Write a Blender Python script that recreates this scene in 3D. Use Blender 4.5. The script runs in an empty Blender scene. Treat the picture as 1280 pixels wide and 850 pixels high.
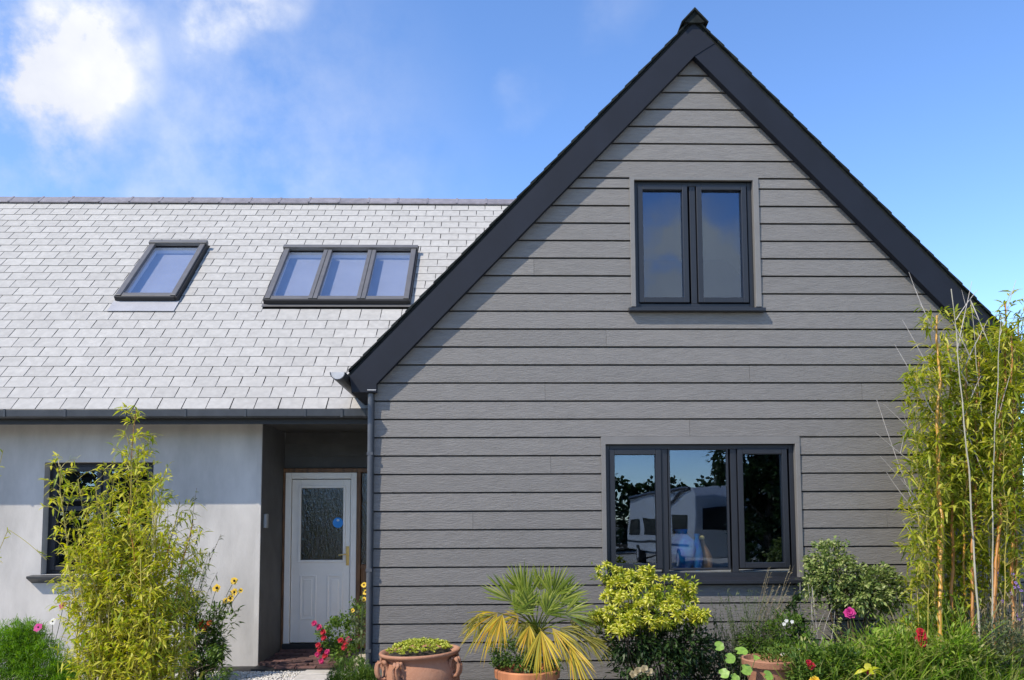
import bpy, math, random
import numpy as np
from mathutils import Vector, Matrix
random.seed(7); rng = np.random.default_rng(7)
S = bpy.context.scene
C = S.collection
rad = math.radians

# ---------------------------------------------------------------- camera
H = 1.58                                   # eye height
RT = np.array([0.99974, -0.02249, -0.00446]); FW = np.array([0.02252, 0.99689, 0.07553])
RT /= np.linalg.norm(RT); FW -= RT * (RT @ FW); FW /= np.linalg.norm(FW)
UP = np.cross(RT, FW)
FPX, PV = 1008.67, 573.39                  # focal length and principal row of the 1280 x 850 photograph
cd = bpy.data.cameras.new('camera'); cam = bpy.data.objects.new('camera', cd); C.objects.link(cam)
cam.matrix_world = Matrix(((RT[0], UP[0], -FW[0], 0), (RT[1], UP[1], -FW[1], 0), (RT[2], UP[2], -FW[2], H), (0, 0, 0, 1)))
cd.sensor_width = 36; cd.lens = 36 * FPX / 1280; cd.shift_y = (PV - 425) / 1280
cd.clip_start = .05; cd.clip_end = 2000
S.camera = cam

def at(u, v, Y):
    """survey: the world point at depth Y seen at photo position (u, v)"""
    d = RT * (u - 640) / FPX - UP * (v - PV) / FPX + FW
    p = d * (Y / d[1]); return np.array([p[0], Y, p[2] + H])

# ---------------------------------------------------------------- light
SUN = Vector((-1.22, -1.0, 1.72)).normalized()
sl = bpy.data.lights.new('sun', 'SUN'); sl.energy = 4.6; sl.angle = rad(.5); sl.color = (1, .905, .77)
so = bpy.data.objects.new('sun', sl); C.objects.link(so)
so.rotation_euler = SUN.to_track_quat('Z', 'Y').to_euler(); so.location = (-6, -6, 12)
S.view_settings.view_transform = 'Standard'; S.view_settings.look = 'None'
S.view_settings.exposure = 0.25; S.view_settings.gamma = 1

W = bpy.data.worlds.new('World'); S.world = W; W.use_nodes = True
def sky():
    nt = W.node_tree; N = nt.nodes; Lk = nt.links; N.clear()
    def math_(op, a, b=None, clamp=False):
        n = N.new('ShaderNodeMath'); n.operation = op; n.use_clamp = clamp
        for i, x in enumerate((a, b)):
            if x is None: continue
            if hasattr(x, 'links'): Lk.new(x, n.inputs[i])
            else: n.inputs[i].default_value = x
        return n.outputs[0]
    out = N.new('ShaderNodeOutputWorld'); bg = N.new('ShaderNodeBackground')
    st = N.new('ShaderNodeTexSky'); st.sky_type = 'NISHITA'; st.sun_disc = False
    st.sun_elevation = math.asin(SUN.z); st.sun_rotation = math.atan2(SUN.x, SUN.y)
    st.altitude = 900; st.air_density = .9; st.dust_density = .12; st.ozone_density = 2.0
    hs = N.new('ShaderNodeHueSaturation'); hs.inputs['Saturation'].default_value = 1.14; hs.inputs['Value'].default_value = 1.83; hs.inputs['Hue'].default_value = .505
    Lk.new(st.outputs[0], hs.inputs['Color'])
    tc = N.new('ShaderNodeTexCoord')
    nz = N.new('ShaderNodeTexNoise'); nz.inputs['Scale'].default_value = 4.5; nz.inputs['Detail'].default_value = 7; nz.inputs['Roughness'].default_value = .58
    Lk.new(tc.outputs['Generated'], nz.inputs['Vector'])
    sub = N.new('ShaderNodeVectorMath'); sub.operation = 'SUBTRACT'; sub.inputs[1].default_value = (.5, .5, .5); Lk.new(nz.outputs['Color'], sub.inputs[0])
    sc = N.new('ShaderNodeVectorMath'); sc.operation = 'SCALE'; sc.inputs['Scale'].default_value = .17; Lk.new(sub.outputs[0], sc.inputs[0])
    ad = N.new('ShaderNodeVectorMath'); Lk.new(tc.outputs['Generated'], ad.inputs[0]); Lk.new(sc.outputs[0], ad.inputs[1])
    nm = N.new('ShaderNodeVectorMath'); nm.operation = 'NORMALIZE'; Lk.new(ad.outputs[0], nm.inputs[0])
    tex = N.new('ShaderNodeTexNoise'); tex.inputs['Scale'].default_value = 9; tex.inputs['Detail'].default_value = 8; tex.inputs['Roughness'].default_value = .6
    Lk.new(tc.outputs['Generated'], tex.inputs['Vector'])
    total = None
    # clouds: direction, inner radius, outer radius (degrees), density
    cl = [((-.445, .785, .432), .5, 5.6, 1.05), ((-.475, .755, .452), .5, 4.5, .8), ((-.405, .79, .462), .5, 3, .4), ((-.37, .80, .472), .3, 3, .5), ((-.265, .81, .528), .3, 3.2, .6), ((-.215, .82, .548), .3, 2.8, .5), ((-.50, .86, .22), 4, 34, .36), ((.044, .878, .478), 0, 2.4, .10), ((.13, .84, .55), 0, 3, .10),
          ((.205, -.93, .285), 2, 5.6, 1.4), ((.29, -.915, .262), 1.5, 4.6, 1.3), ((.26, -.97, .18), 1, 4, .6), ((-.55, -.75, .40), 3, 13, .9), ((-.15, -.85, .50), 2, 11, .9), ((.55, -.75, .42), 3, 12, .9), ((-.75, -.45, .55), 2, 11, .8), ((.85, -.35, .38), 2, 11, .9), ((-.9, .2, .4), 2, 10, .9), ((.75, .3, .6), 1, 7, .6), ((-.2, -.45, .87), 2, 9, .7)]  # later ones are unseen clouds, added to make the shade less blue
    for c, a, b, k in cl:
        c = Vector(c).normalized()
        dt = N.new('ShaderNodeVectorMath'); dt.operation = 'DOT_PRODUCT'; dt.inputs[1].default_value = c; Lk.new(nm.outputs[0], dt.inputs[0])
        mr = N.new('ShaderNodeMapRange'); mr.interpolation_type = 'SMOOTHSTEP'
        mr.inputs['From Min'].default_value = math.cos(rad(b)); mr.inputs['From Max'].default_value = math.cos(rad(a)); mr.inputs['To Max'].default_value = k
        Lk.new(dt.outputs['Value'], mr.inputs['Value'])
        total = mr.outputs[0] if total is None else math_('ADD', total, mr.outputs[0])
    m2 = N.new('ShaderNodeMapRange'); m2.inputs['From Min'].default_value = .36; m2.inputs['From Max'].default_value = .64; m2.inputs['To Min'].default_value = .12; m2.inputs['To Max'].default_value = 1.15
    Lk.new(tex.outputs['Fac'], m2.inputs['Value'])
    fac = math_('MULTIPLY', total, m2.outputs[0], True)
    mx = N.new('ShaderNodeMix'); mx.data_type = 'RGBA'
    Lk.new(fac, mx.inputs['Factor']); Lk.new(hs.outputs[0], mx.inputs['A']); cr = N.new('ShaderNodeMix'); cr.data_type = 'RGBA'; cr.inputs['A'].default_value = (4.7, 4.9, 5.5, 1); cr.inputs['B'].default_value = (6.1, 6.15, 6.3, 1)
    m3 = N.new('ShaderNodeMapRange'); m3.inputs['From Min'].default_value = .36; m3.inputs['From Max'].default_value = .6; Lk.new(nz.outputs['Fac'], m3.inputs['Value']); Lk.new(m3.outputs[0], cr.inputs['Factor']); Lk.new(cr.outputs['Result'], mx.inputs['B'])
    Lk.new(mx.outputs['Result'], bg.inputs['Color']); bg.inputs['Strength'].default_value = .15
    Lk.new(bg.outputs[0], out.inputs[0])
sky()

# ---------------------------------------------------------------- materials
def newmat(name):
    m = bpy.data.materials.new(name); m.use_nodes = True
    return m, m.node_tree.nodes, m.node_tree.links, m.node_tree.nodes['Principled BSDF']
def pm(name, col, rough=.6, var=.12, scale=6, bump=0, bscale=60, stretch=(1, 1, 1), metal=0, objvar=0, dist=.003, detail=5, col2=None, spec=.5):
    m, N, L, b = newmat(name)
    b.inputs['Roughness'].default_value = rough; b.inputs['Metallic'].default_value = metal; b.inputs['Specular IOR Level'].default_value = spec
    tc = N.new('ShaderNodeTexCoord'); oi = N.new('ShaderNodeObjectInfo')
    off = N.new('ShaderNodeVectorMath'); off.operation = 'MULTIPLY_ADD'; off.inputs[1].default_value = (1, 1, 1)
    rv = N.new('ShaderNodeVectorMath'); rv.operation = 'SCALE'; rv.inputs[0].default_value = (31, 17, 23); L.new(oi.outputs['Random'], rv.inputs['Scale'])
    L.new(tc.outputs['Object'], off.inputs[0]); L.new(rv.outputs[0], off.inputs[2])
    mp = N.new('ShaderNodeMapping'); mp.inputs['Scale'].default_value = stretch; L.new(off.outputs[0], mp.inputs['Vector'])
    nz = N.new('ShaderNodeTexNoise'); nz.inputs['Scale'].default_value = scale; nz.inputs['Detail'].default_value = detail; nz.inputs['Roughness'].default_value = .6
    L.new(mp.outputs[0], nz.inputs['Vector'])
    mx = N.new('ShaderNodeMix'); mx.data_type = 'RGBA'
    c2 = col2 or tuple(c * (1 - 2 * var) for c in col); c1 = tuple(min(1, c * (1 + var)) for c in col) if not col2 else col
    mx.inputs['A'].default_value = (*c2, 1); mx.inputs['B'].default_value = (*c1, 1)
    mr = N.new('ShaderNodeMapRange'); mr.inputs['From Min'].default_value = .3; mr.inputs['From Max'].default_value = .7; L.new(nz.outputs['Fac'], mr.inputs['Value'])
    L.new(mr.outputs[0], mx.inputs['Factor'])
    o = mx.outputs['Result']
    if objvar:
        hs = N.new('ShaderNodeHueSaturation'); m2 = N.new('ShaderNodeMapRange'); m2.inputs['To Min'].default_value = 1 - objvar; m2.inputs['To Max'].default_value = 1 + objvar
        L.new(oi.outputs['Random'], m2.inputs['Value']); L.new(m2.outputs[0], hs.inputs['Value']); L.new(o, hs.inputs['Color']); o = hs.outputs[0]
    L.new(o, b.inputs['Base Color'])
    if bump:
        n2 = N.new('ShaderNodeTexNoise'); n2.inputs['Scale'].default_value = bscale; n2.inputs['Detail'].default_value = 6; n2.inputs['Distortion'].default_value = .6
        L.new(mp.outputs[0], n2.inputs['Vector'])
        bp = N.new('ShaderNodeBump'); bp.inputs['Strength'].default_value = bump; bp.inputs['Distance'].default_value = dist
        L.new(n2.outputs['Fac'], bp.inputs['Height']); L.new(bp.outputs[0], b.inputs['Normal'])
    return m
def leafmat(name, cols, trans=.35, rough=.5, spec=.4):
    m, N, L, b = newmat(name)
    g = N.new('ShaderNodeNewGeometry'); r = N.new('ShaderNodeValToRGB'); r.color_ramp.interpolation = 'LINEAR'
    el = r.color_ramp.elements
    while len(el) < len(cols): el.new(.5)
    for i, c in enumerate(cols): el[i].position = i / (len(cols) - 1); el[i].color = (*c, 1)
    L.new(g.outputs['Random Per Island'], r.inputs['Fac'])
    L.new(r.outputs[0], b.inputs['Base Color']); b.inputs['Roughness'].default_value = rough; b.inputs['Specular IOR Level'].default_value = spec
    t = N.new('ShaderNodeBsdfTranslucent'); hs = N.new('ShaderNodeHueSaturation'); hs.inputs['Saturation'].default_value = 1.1; hs.inputs['Value'].default_value = 1.15
    L.new(r.outputs[0], hs.inputs['Color']); L.new(hs.outputs[0], t.inputs['Color'])
    ms = N.new('ShaderNodeMixShader'); ms.inputs['Fac'].default_value = trans
    L.new(b.outputs[0], ms.inputs[1]); L.new(t.outputs[0], ms.inputs[2])
    L.new(ms.outputs[0], N['Material Output'].inputs['Surface'])
    return m
def glassmat(name, tint, k, base, rough=0.0, bump=0, wave=0, refl=(.93, .95, 1)):
    m, N, L, b = newmat(name); N.remove(b)
    tr = N.new('ShaderNodeBsdfTransparent'); tr.inputs[0].default_value = (*tint, 1)
    gl = N.new('ShaderNodeBsdfGlossy'); gl.inputs['Roughness'].default_value = rough; gl.inputs[0].default_value = (*refl, 1)
    lw = N.new('ShaderNodeLayerWeight'); lw.inputs['Blend'].default_value = .5; fr = N.new('ShaderNodeMath'); fr.operation = 'POWER'; fr.inputs[1].default_value = 5; L.new(lw.outputs['Facing'], fr.inputs[0])
    ma = N.new('ShaderNodeMath'); ma.operation = 'MULTIPLY_ADD'; ma.use_clamp = True; ma.inputs[1].default_value = k; ma.inputs[2].default_value = base
    L.new(fr.outputs[0], ma.inputs[0])
    if wave:
        tc = N.new('ShaderNodeTexCoord'); nz = N.new('ShaderNodeTexNoise'); nz.inputs['Scale'].default_value = 2.2; nz.inputs['Detail'].default_value = 1; bp = N.new('ShaderNodeBump'); bp.inputs['Strength'].default_value = wave; bp.inputs['Distance'].default_value = .01
        L.new(tc.outputs['Object'], nz.inputs['Vector']); L.new(nz.outputs[0], bp.inputs['Height']); L.new(bp.outputs[0], gl.inputs['Normal'])
    if bump:
        tc = N.new('ShaderNodeTexCoord'); mp = N.new('ShaderNodeMapping'); mp.inputs['Scale'].default_value = (38, 1, 9); nz = N.new('ShaderNodeTexNoise'); nz.inputs['Scale'].default_value = 1; nz.inputs['Distortion'].default_value = 2
        bp = N.new('ShaderNodeBump'); bp.inputs['Strength'].default_value = bump; bp.inputs['Distance'].default_value = .01
        L.new(tc.outputs['Object'], mp.inputs[0]); L.new(mp.outputs[0], nz.inputs['Vector']); L.new(nz.outputs[0], bp.inputs['Height']); L.new(bp.outputs[0], gl.inputs['Normal'])
    ms = N.new('ShaderNodeMixShader'); L.new(ma.outputs[0], ms.inputs['Fac']); L.new(tr.outputs[0], ms.inputs[1]); L.new(gl.outputs[0], ms.inputs[2])
    L.new(ms.outputs[0], N['Material Output'].inputs['Surface'])
    return m

M = {}
M['board'] = pm('cladding_paint', (.172, .163, .152), .62, .08, 3, .8, 9, (2.2, 1, 16), objvar=.05, dist=.008)
M['trim'] = pm('trim_paint', (.172, .164, .154), .55, .05, 5, .15, 30)
M['navy'] = pm('bargeboard_paint', (.0078, .0102, .018), .6, .12, 2.5, .08, 40, spec=.3)
M['frame'] = pm('frame_anthracite', (.0135, .0155, .021), .45, .06, 8)
M['metal'] = pm('gutter_metal', (.045, .047, .05), .38, .15, 6, .06, 30)
M['sheen'] = pm('zinc', (.48, .48, .48), .4, .1, 8)
M['pipe'] = pm('downpipe_coating', (.075, .08, .09), .4, .1, 6)
M['render'] = pm('wall_render', (.50, .48, .45), .88, .13, 2.6, .35, 55, (1, 1, .4), dist=.004, detail=9)
M['porch'] = pm('porch_dark_paint', (.085, .085, .083), .7, .12, 4, .2, 40)
M['slate'] = pm('slate_weathered', (.375, .362, .335), .8, .07, 14, .3, 60, objvar=.06, dist=.002)
M['deck'] = pm('roof_underlay', (.045, .047, .05), .9, .1)
M['verge'] = pm('verge_slate_dark', (.013, .017, .017), .85, .25, 14, .4, 40, objvar=.25, spec=.2)
M['ridge'] = pm('ridge_clay', (.20, .185, .205), .7, .14, 9, .3, 40, objvar=.1)
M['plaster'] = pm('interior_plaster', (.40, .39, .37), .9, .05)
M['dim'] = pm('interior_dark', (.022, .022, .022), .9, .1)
M['shaft'] = pm('roof_window_lining', (.72, .73, .76), .8, .03)
M['white'] = pm('door_white', (.86, .83, .77), .36, .03, 5)
M['timber'] = pm('door_timber', (.17, .085, .035), .55, .3, 5, .3, 18, (6, 6, 1))
M['brass'] = pm('brass', (.75, .52, .20), .28, .08, 9, metal=1)
M['blue'] = pm('sticker_blue', (.01, .26, .75), .4, .03)
M['bluelight'] = pm('sticker_pale', (.45, .65, .85), .4, .03)
M['grey'] = pm('plastic_grey', (.28, .29, .29), .5, .05)
M['brick'] = pm('paver_brick', (.105, .052, .045), .85, .3, 12, .6, 50, objvar=.3)
M['threshold'] = pm('threshold_dark', (.02, .02, .02), .6, .1)
M['pebble'] = pm('pale_pebble', (.60, .58, .54), .8, .2, 30)
M['slab'] = pm('paving_slab', (.50, .48, .45), .85, .12, 7, .4, 40)
M['soil'] = pm('bed_soil', (.055, .042, .032), .95, .35, 9, .9, 30, dist=.03)
M['ground'] = pm('ground_pale_gravel', (.50, .455, .375), .95, .2, 9, .6, 40, dist=.03)  # yard made pale gravel to bounce warm light into the shade
M['terra'] = pm('terracotta_weathered', (.31, .135, .075), .88, .2, 4, .5, 45, detail=10, col2=(.39, .21, .13), dist=.006)
M['terra2'] = pm('terracotta_orange', (.52, .20, .085), .8, .2, 7, .25, 40, (1, 1, .25))
M['glass'] = glassmat('window_glass', (.78, .82, .86), .9, .10, wave=.16, refl=(.66, .80, 1.0))
M['roofglass'] = glassmat('roof_window_glass', (.95, .96, .98), .9, .13)
M['doorglass'] = glassmat('obscured_glass', (.28, .31, .32), .9, .09, .2, .40)
M['blueglass'] = pm('blue_glass', (.004, .03, .30), .12, .5, 14, detail=4, col2=(.02, .20, .34)); M['slateedge'] = pm('slate_edge', (.15, .15, .15), .9, .1); M['apron'] = pm('lead_apron', (.33, .33, .345), .6, .06)
M['duckwood'] = pm('duck_wood', (.42, .20, .06), .5, .25, 9, .2, 30)
M['duckhead'] = pm('duck_head_yellow', (.55, .42, .12), .5, .1)
M['vanwhite'] = pm('van_white', (.62, .63, .64), .4, .04)
M['vanblack'] = pm('van_window', (.015, .017, .02), .2, .05)
M['rubber'] = pm('tyre_rubber', (.02, .02, .02), .8, .1)
M['bark'] = pm('bark', (.09, .07, .05), .9, .3, 12, .6, 30)

# ---------------------------------------------------------------- mesh helpers
LOC = {}
class MB:
    def __init__(s): s.v = []; s.f = []
    def add(s, V, F):
        n = len(s.v); s.v += [tuple(map(float, p)) for p in V]; s.f += [tuple(i + n for i in f) for f in F]; return s
    def box(s, x0, x1, y0, y1, z0, z1):
        return s.add([(x, y, z) for z in (z0, z1) for y in (y0, y1) for x in (x0, x1)], [(0, 2, 3, 1), (4, 5, 7, 6), (0, 1, 5, 4), (2, 6, 7, 3), (0, 4, 6, 2), (1, 3, 7, 5)])
    def prism(s, poly, y0, y1):
        """poly: list of (x, z); extruded along y"""
        n = len(poly); V = [(x, y0, z) for x, z in poly] + [(x, y1, z) for x, z in poly]
        F = [tuple(range(n)), tuple(range(2 * n - 1, n - 1, -1))] + [(i, i + n, (i + 1) % n + n, (i + 1) % n) for i in range(n)]
        return s.add(V, F)
    def prismx(s, poly, x0, x1):
        """poly: list of (y, z); extruded along x"""
        n = len(poly); V = [(x0, y, z) for y, z in poly] + [(x1, y, z) for y, z in poly]
        F = [tuple(range(n)), tuple(range(2 * n - 1, n - 1, -1))] + [(i, i + n, (i + 1) % n + n, (i + 1) % n) for i in range(n)]
        return s.add(V, F)
    def tube(s, pts, r, n=8, cap=True):
        pts = [np.array(p, float) for p in pts]; r = r if hasattr(r, '__len__') else [r] * len(pts)
        V = []; F = []
        for i, p in enumerate(pts):
            d = pts[min(i + 1, len(pts) - 1)] - pts[max(i - 1, 0)]; d = d / (np.linalg.norm(d) + 1e-9)
            a = np.cross(d, (0, 0, 1) if abs(d[2]) < .9 else (0, 1, 0)); a /= np.linalg.norm(a); b = np.cross(d, a)
            for k in range(n): t = 2 * math.pi * k / n; V.append(p + r[i] * (math.cos(t) * a + math.sin(t) * b))
        for i in range(len(pts) - 1):
            for k in range(n): k2 = (k + 1) % n; F.append((i * n + k, i * n + k2, (i + 1) * n + k2, (i + 1) * n + k))
        if cap: F += [tuple(range(n)), tuple(range(len(V) - 1, len(V) - n - 1, -1))]
        return s.add(V, F)
    def lathe(s, prof, c, n=32, tilt=None):
        V = []; F = []; R = tilt or Matrix.Identity(3)
        for r, z in prof:
            for k in range(n):
                t = 2 * math.pi * k / n; q = R @ Vector((r * math.cos(t), r * math.sin(t), z)); V.append((c[0] + q.x, c[1] + q.y, c[2] + q.z))
        for i in range(len(prof) - 1):
            for k in range(n): k2 = (k + 1) % n; F.append((i * n + k, i * n + k2, (i + 1) * n + k2, (i + 1) * n + k))
        return s.add(V, F)
    def ball(s, c, r, n=10, m=7):
        V = []; F = []; r = r if hasattr(r, '__len__') else (r, r, r)
        for i in range(m + 1):
            p = math.pi * i / m
            for k in range(n): t = 2 * math.pi * k / n; V.append((c[0] + r[0] * math.sin(p) * math.cos(t), c[1] + r[1] * math.sin(p) * math.sin(t), c[2] + r[2] * math.cos(p)))
        for i in range(m):
            for k in range(n): k2 = (k + 1) % n; F.append((i * n + k, (i + 1) * n + k, (i + 1) * n + k2, i * n + k2))
        return s.add(V, F)
    def build(s, name, mat, parent=None, smooth=False, **kw):
        return link(name, np.array(s.v), s.f, mat, parent, smooth, **kw)
def link(name, V, F, mat, parent=None, smooth=False, bevel=0, kind=None, base=False):
    V = np.asarray(V, float); c = (V.min(0) + V.max(0)) / 2
    if base: c[2] = V[:, 2].min()
    me = bpy.data.meshes.new(name); V = V - c
    if isinstance(F, np.ndarray):
        me.vertices.add(len(V)); me.vertices.foreach_set('co', V.astype(np.float32).ravel())
        me.loops.add(F.size); me.loops.foreach_set('vertex_index', F.astype(np.int32).ravel())
        me.polygons.add(len(F)); me.polygons.foreach_set('loop_start', np.arange(0, F.size, F.shape[1], dtype=np.int32))
        me.update(calc_edges=True); me.validate()
    else:
        me.from_pydata(V.tolist(), [], F)
        import bmesh
        bm = bmesh.new(); bm.from_mesh(me); bmesh.ops.recalc_face_normals(bm, faces=bm.faces); bm.to_mesh(me); bm.free()
    if smooth: me.shade_smooth()
    me.materials.append(mat)
    o = bpy.data.objects.new(name, me); C.objects.link(o); LOC[o.name] = Vector(c)
    if parent: o.parent = parent; o.location = Vector(c) - LOC[parent.name]
    else: o.location = c
    if bevel:
        md = o.modifiers.new('bevel', 'BEVEL'); md.width = bevel; md.segments = 2; md.limit_method = 'ANGLE'; md.harden_normals = False
    if kind: o['kind'] = kind
    return o
def inst(name, me, loc, parent, R=None):
    o = bpy.data.objects.new(name, me); C.objects.link(o); o.parent = parent
    o.location = Vector(loc) - LOC[parent.name]; LOC[o.name] = Vector(loc)
    if R is not None: o.rotation_euler = R.to_euler()
    return o
def thing(name, label, cat, loc, group=None):
    o = bpy.data.objects.new(name, None); C.objects.link(o); o.location = Vector([float(x) for x in loc]); LOC[o.name] = Vector([float(x) for x in loc])
    o.empty_display_size = .2
    return tag(o, label, cat, group)
def tag(o, label, cat, group=None):
    o['label'] = label; o['category'] = cat
    if group: o['group'] = group
    return o

# ---------------------------------------------------------------- ground
g = MB().add([(-300, -300, 0), (300, -300, 0), (300, 300, 0), (-300, 300, 0)], [(0, 1, 2, 3)]).build('ground', M['ground']); g['kind'] = 'structure'
b = MB()
nx, ny = 60, 8
V = [(-6 + 12.5 * i / nx, 5.9 + 1.85 * j / ny, .03 + .025 * random.random() if 0 < j < ny else .004) for j in range(ny + 1) for i in range(nx + 1)]
b.add(V, [(j * (nx + 1) + i, j * (nx + 1) + i + 1, (j + 1) * (nx + 1) + i + 1, (j + 1) * (nx + 1) + i) for j in range(ny) for i in range(nx)])
o = b.build('flower_bed_soil', M['soil']); o['kind'] = 'structure'
o = MB().box(-9, -2.55, 8.62, 8.949, .004, .012).build('dark_ground_strip', M['threshold']); o['kind'] = 'structure'  # dark strip in the ground along the foot of the rendered wall

# ---------------------------------------------------------------- house
house = thing('house', 'house with grey weatherboard gable, black bargeboards and a slate roofed rendered wing', 'house', (0, 7.725, 0))
G = 7.725; AX = 2.005; TP = 1.053
ROOFZ = lambda x, z0: z0 - TP * abs(x - AX)
XL, XR = -1.145, 5.155
# gable wall backing, in blocks round the openings
gw = MB(); y0, y1 = 7.758, 8.0
half = lambda z: (6.38 - z) / TP
gw.box(XL, XR, y0, y1, 0, 1.0); gw.box(XL, 1.06, y0, y1, 1.0, 2.32); gw.box(2.945, XR, y0, y1, 1.0, 2.32); gw.box(XL, XR, y0, y1, 2.32, 3.04)
gw.prism([(AX - half(3.06), 3.04), (AX + half(3.06), 3.04), (AX + half(3.62), 3.62), (AX - half(3.62), 3.62)], y0, y1)
gw.prism([(AX - half(3.62), 3.62), (1.375, 3.62), (1.375, 4.95), (AX - half(4.95), 4.95)], y0, y1)
gw.prism([(2.60, 3.62), (AX + half(3.62), 3.62), (AX + half(4.95), 4.95), (2.60, 4.95)], y0, y1)
gw.prism([(AX - half(4.95), 4.95), (AX + half(4.95), 4.95), (AX, 6.38)], y0, y1)
gable = gw.build('gable_wall', M['deck'], house)
# cladding boards
def board(x0, x1, b0, t0, slopeL, slopeR):
    lim = 6.165 + .10
    def ends(z):
        hw = (lim - z) / TP
        return (max(x0, AX - hw) if slopeL else x0), (min(x1, AX + hw) if slopeR else x1)
    (a0, a1), (c0, c1) = ends(b0), ends(t0)
    if a1 - a0 < .03: return
    if c1 < c0: c0 = c1 = (a0 + a1) / 2
    j = random.uniform(-.0012, .0012)
    V = [(a0, 7.7295 + j, b0), (a1, 7.7295 + j, b0), (c1, 7.7385 + j, t0 - .0150), (c0, 7.7385 + j, t0 - .0150), (a0, 7.7400 + j, b0), (a1, 7.7400 + j, b0), (c1, 7.7500 + j, t0 - .0150), (c0, 7.7500 + j, t0 - .0150)]
    V[2] = (ends(t0 - .0150)[1], *V[2][1:]); V[3] = (ends(t0 - .0150)[0], *V[3][1:]); V[6] = (V[2][0], *V[6][1:]); V[7] = (V[3][0], *V[7][1:])
    MB().add(V, [(0, 1, 2, 3), (7, 6, 5, 4), (0, 4, 5, 1), (1, 5, 6, 2), (2, 6, 7, 3), (3, 7, 4, 0)]).build('weatherboard', M['board'], gable)
EX = .17676
lines = [4.853 - EX * k for k in range(27, -1, -1)] + [4.959 + EX * k for k in range(0, 8)]
lines = [.02] + [z for z in lines if z > .05]
OPEN = [(1.351, 2.635, 3.60, 4.958), (1.035, 2.968, .966, 2.377)]
joints = {3: [2.1], 6: [.3], 9: [-.2, 3.8], 12: [.55, 4.1], 14: [1.9], 16: [.5, 3.6], 17: [2.5], 19: [1.1], 23: [.4]}
for i in range(len(lines) - 1):
    b0, t0 = lines[i], lines[i + 1]
    if b0 > 6.2: break
    mid = (b0 + t0) / 2; segs = [(XL, XR)]
    for (ox0, ox1, oz0, oz1) in OPEN:
        if oz0 < mid < oz1:
            segs = [q for a, c in segs for q in ((a, min(c, ox0)), (max(a, ox1), c)) if q[1] - q[0] > .02]
    for a, c in segs:
        cuts = [a] + [x for x in joints.get(i, []) if a + .2 < x < c - .2] + [c]
        for p, q in zip(cuts, cuts[1:]):
            board(p + (.0012 if p != a else 0), q - (.0012 if q != c else 0), b0, t0, True, True)
# board offcuts under the upper and lower window heads
MB().box(1.351, 2.635, 7.724, 7.756, 4.932, 4.9575).build('window_head_trim', M['trim'], gable)
MB().box(1.036, 2.967, 7.724, 7.756, 2.304, 2.3765).build('window_head_trim', M['trim'], gable)
for x0, x1, z0, z1 in ((1.351, 1.396, 3.652, 4.931), (2.580, 2.634, 3.652, 4.931), (1.036, 1.079, 1.018, 2.303), (2.921, 2.966, 1.018, 2.303)):
    MB().box(x0, x1, 7.716, 7.83, z0, z1).build('window_trim', M['trim'], gable, bevel=.003)
MB().box(XL - .03, XL - .002, 7.715, 7.79, .02, 2.79).build('corner_trim', M['pipe'], gable)

# bargeboards
by0, by1 = 7.640, 7.7195
OUT, INN = 6.505, 6.165
ia = (AX, INN); jp = (AX + .2, OUT - TP * .2)
lb = MB().prism([(-1.372, ROOFZ(-1.372, OUT)), (AX, OUT), jp, ia, (-1.115, ROOFZ(-1.115, INN)), (-1.115, 2.797), (-1.342, 2.800)], by0, by1).build('bargeboard', M['navy'], house)
rx = 2 * AX + 1.115
MB().prism([jp, (2 * AX + 1.372, ROOFZ(-1.372, OUT)), (2 * AX + 1.342, 2.8), (rx, 2.797), (rx, ROOFZ(-1.115, INN)), ia][::-1], by0 + .006, by1).build('bargeboard', M['navy'], house)
MB().box(-1.2, -1.118, by0 - .004, by0 + .01, 2.815, 2.823).build('bargeboard_clip', M['sheen'], lb)
# gable roof: two slabs, verge slates, ridge
def slope_pt(side, d, up, y):
    """d metres down the slope from the apex line, up = height above the bargeboard line (vertical)"""
    c = 1 / math.hypot(1, TP); x = AX + side * d * c
    return (x, y, OUT + up - TP * d * c)
GL = 3.40 * math.hypot(1, TP)
gr = MB()
for sd in (-1, 1):
    A = [slope_pt(sd, 0, u, y) for y in (7.652, 15) for u in (.004, .04)] + [slope_pt(sd, GL, u, y) for y in (7.652, 15) for u in (.004, .04)]
    gr.add(A, [(0, 1, 5, 4), (2, 6, 7, 3), (1, 3, 7, 5), (0, 4, 6, 2), (4, 5, 7, 6), (0, 2, 3, 1)])
groof = gr.build('gable_roof', M['verge'], house)
vs = None; n = int(GL / .195)
for sd in (-1, 1):
    ang = math.atan(TP)
    for k in range(n + 1):
        d = GL - .02 - k * .195; d2 = max(d - .29, 0)
        jy = random.uniform(-.008, .004)
        a0, a1 = slope_pt(sd, d, .054, 0), slope_pt(sd, d, .077, 0); b0_, b1_ = slope_pt(sd, d2, .042, 0), slope_pt(sd, d2, .058, 0)
        if k > n - 1: a0, a1 = slope_pt(sd, d, .05, 0), slope_pt(sd, d, .072, 0)
        MB().prism([(a0[0], a0[2]), (a1[0], a1[2]), (b1_[0], b1_[2]), (b0_[0], b0_[2])], 7.630 + jy * .6, 7.95).build('verge_slate', M['verge'], groof)
    # the rest of the slope's slates run back out of sight
    s_ = MB()
    for k in range(n + 1):
        d = GL - .02 - k * .195; d2 = max(d - .29, 0)
        P_ = [slope_pt(sd, d, .05, 0), slope_pt(sd, d, .072, 0), slope_pt(sd, d2, .054, 0), slope_pt(sd, d2, .042, 0)]
        s_.prism([(p[0], p[2]) for p in P_], 7.953, 14.98)
    s_.build('slate_courses', M['slate'], groof, kind='stuff')
mr_ = MB()
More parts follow.
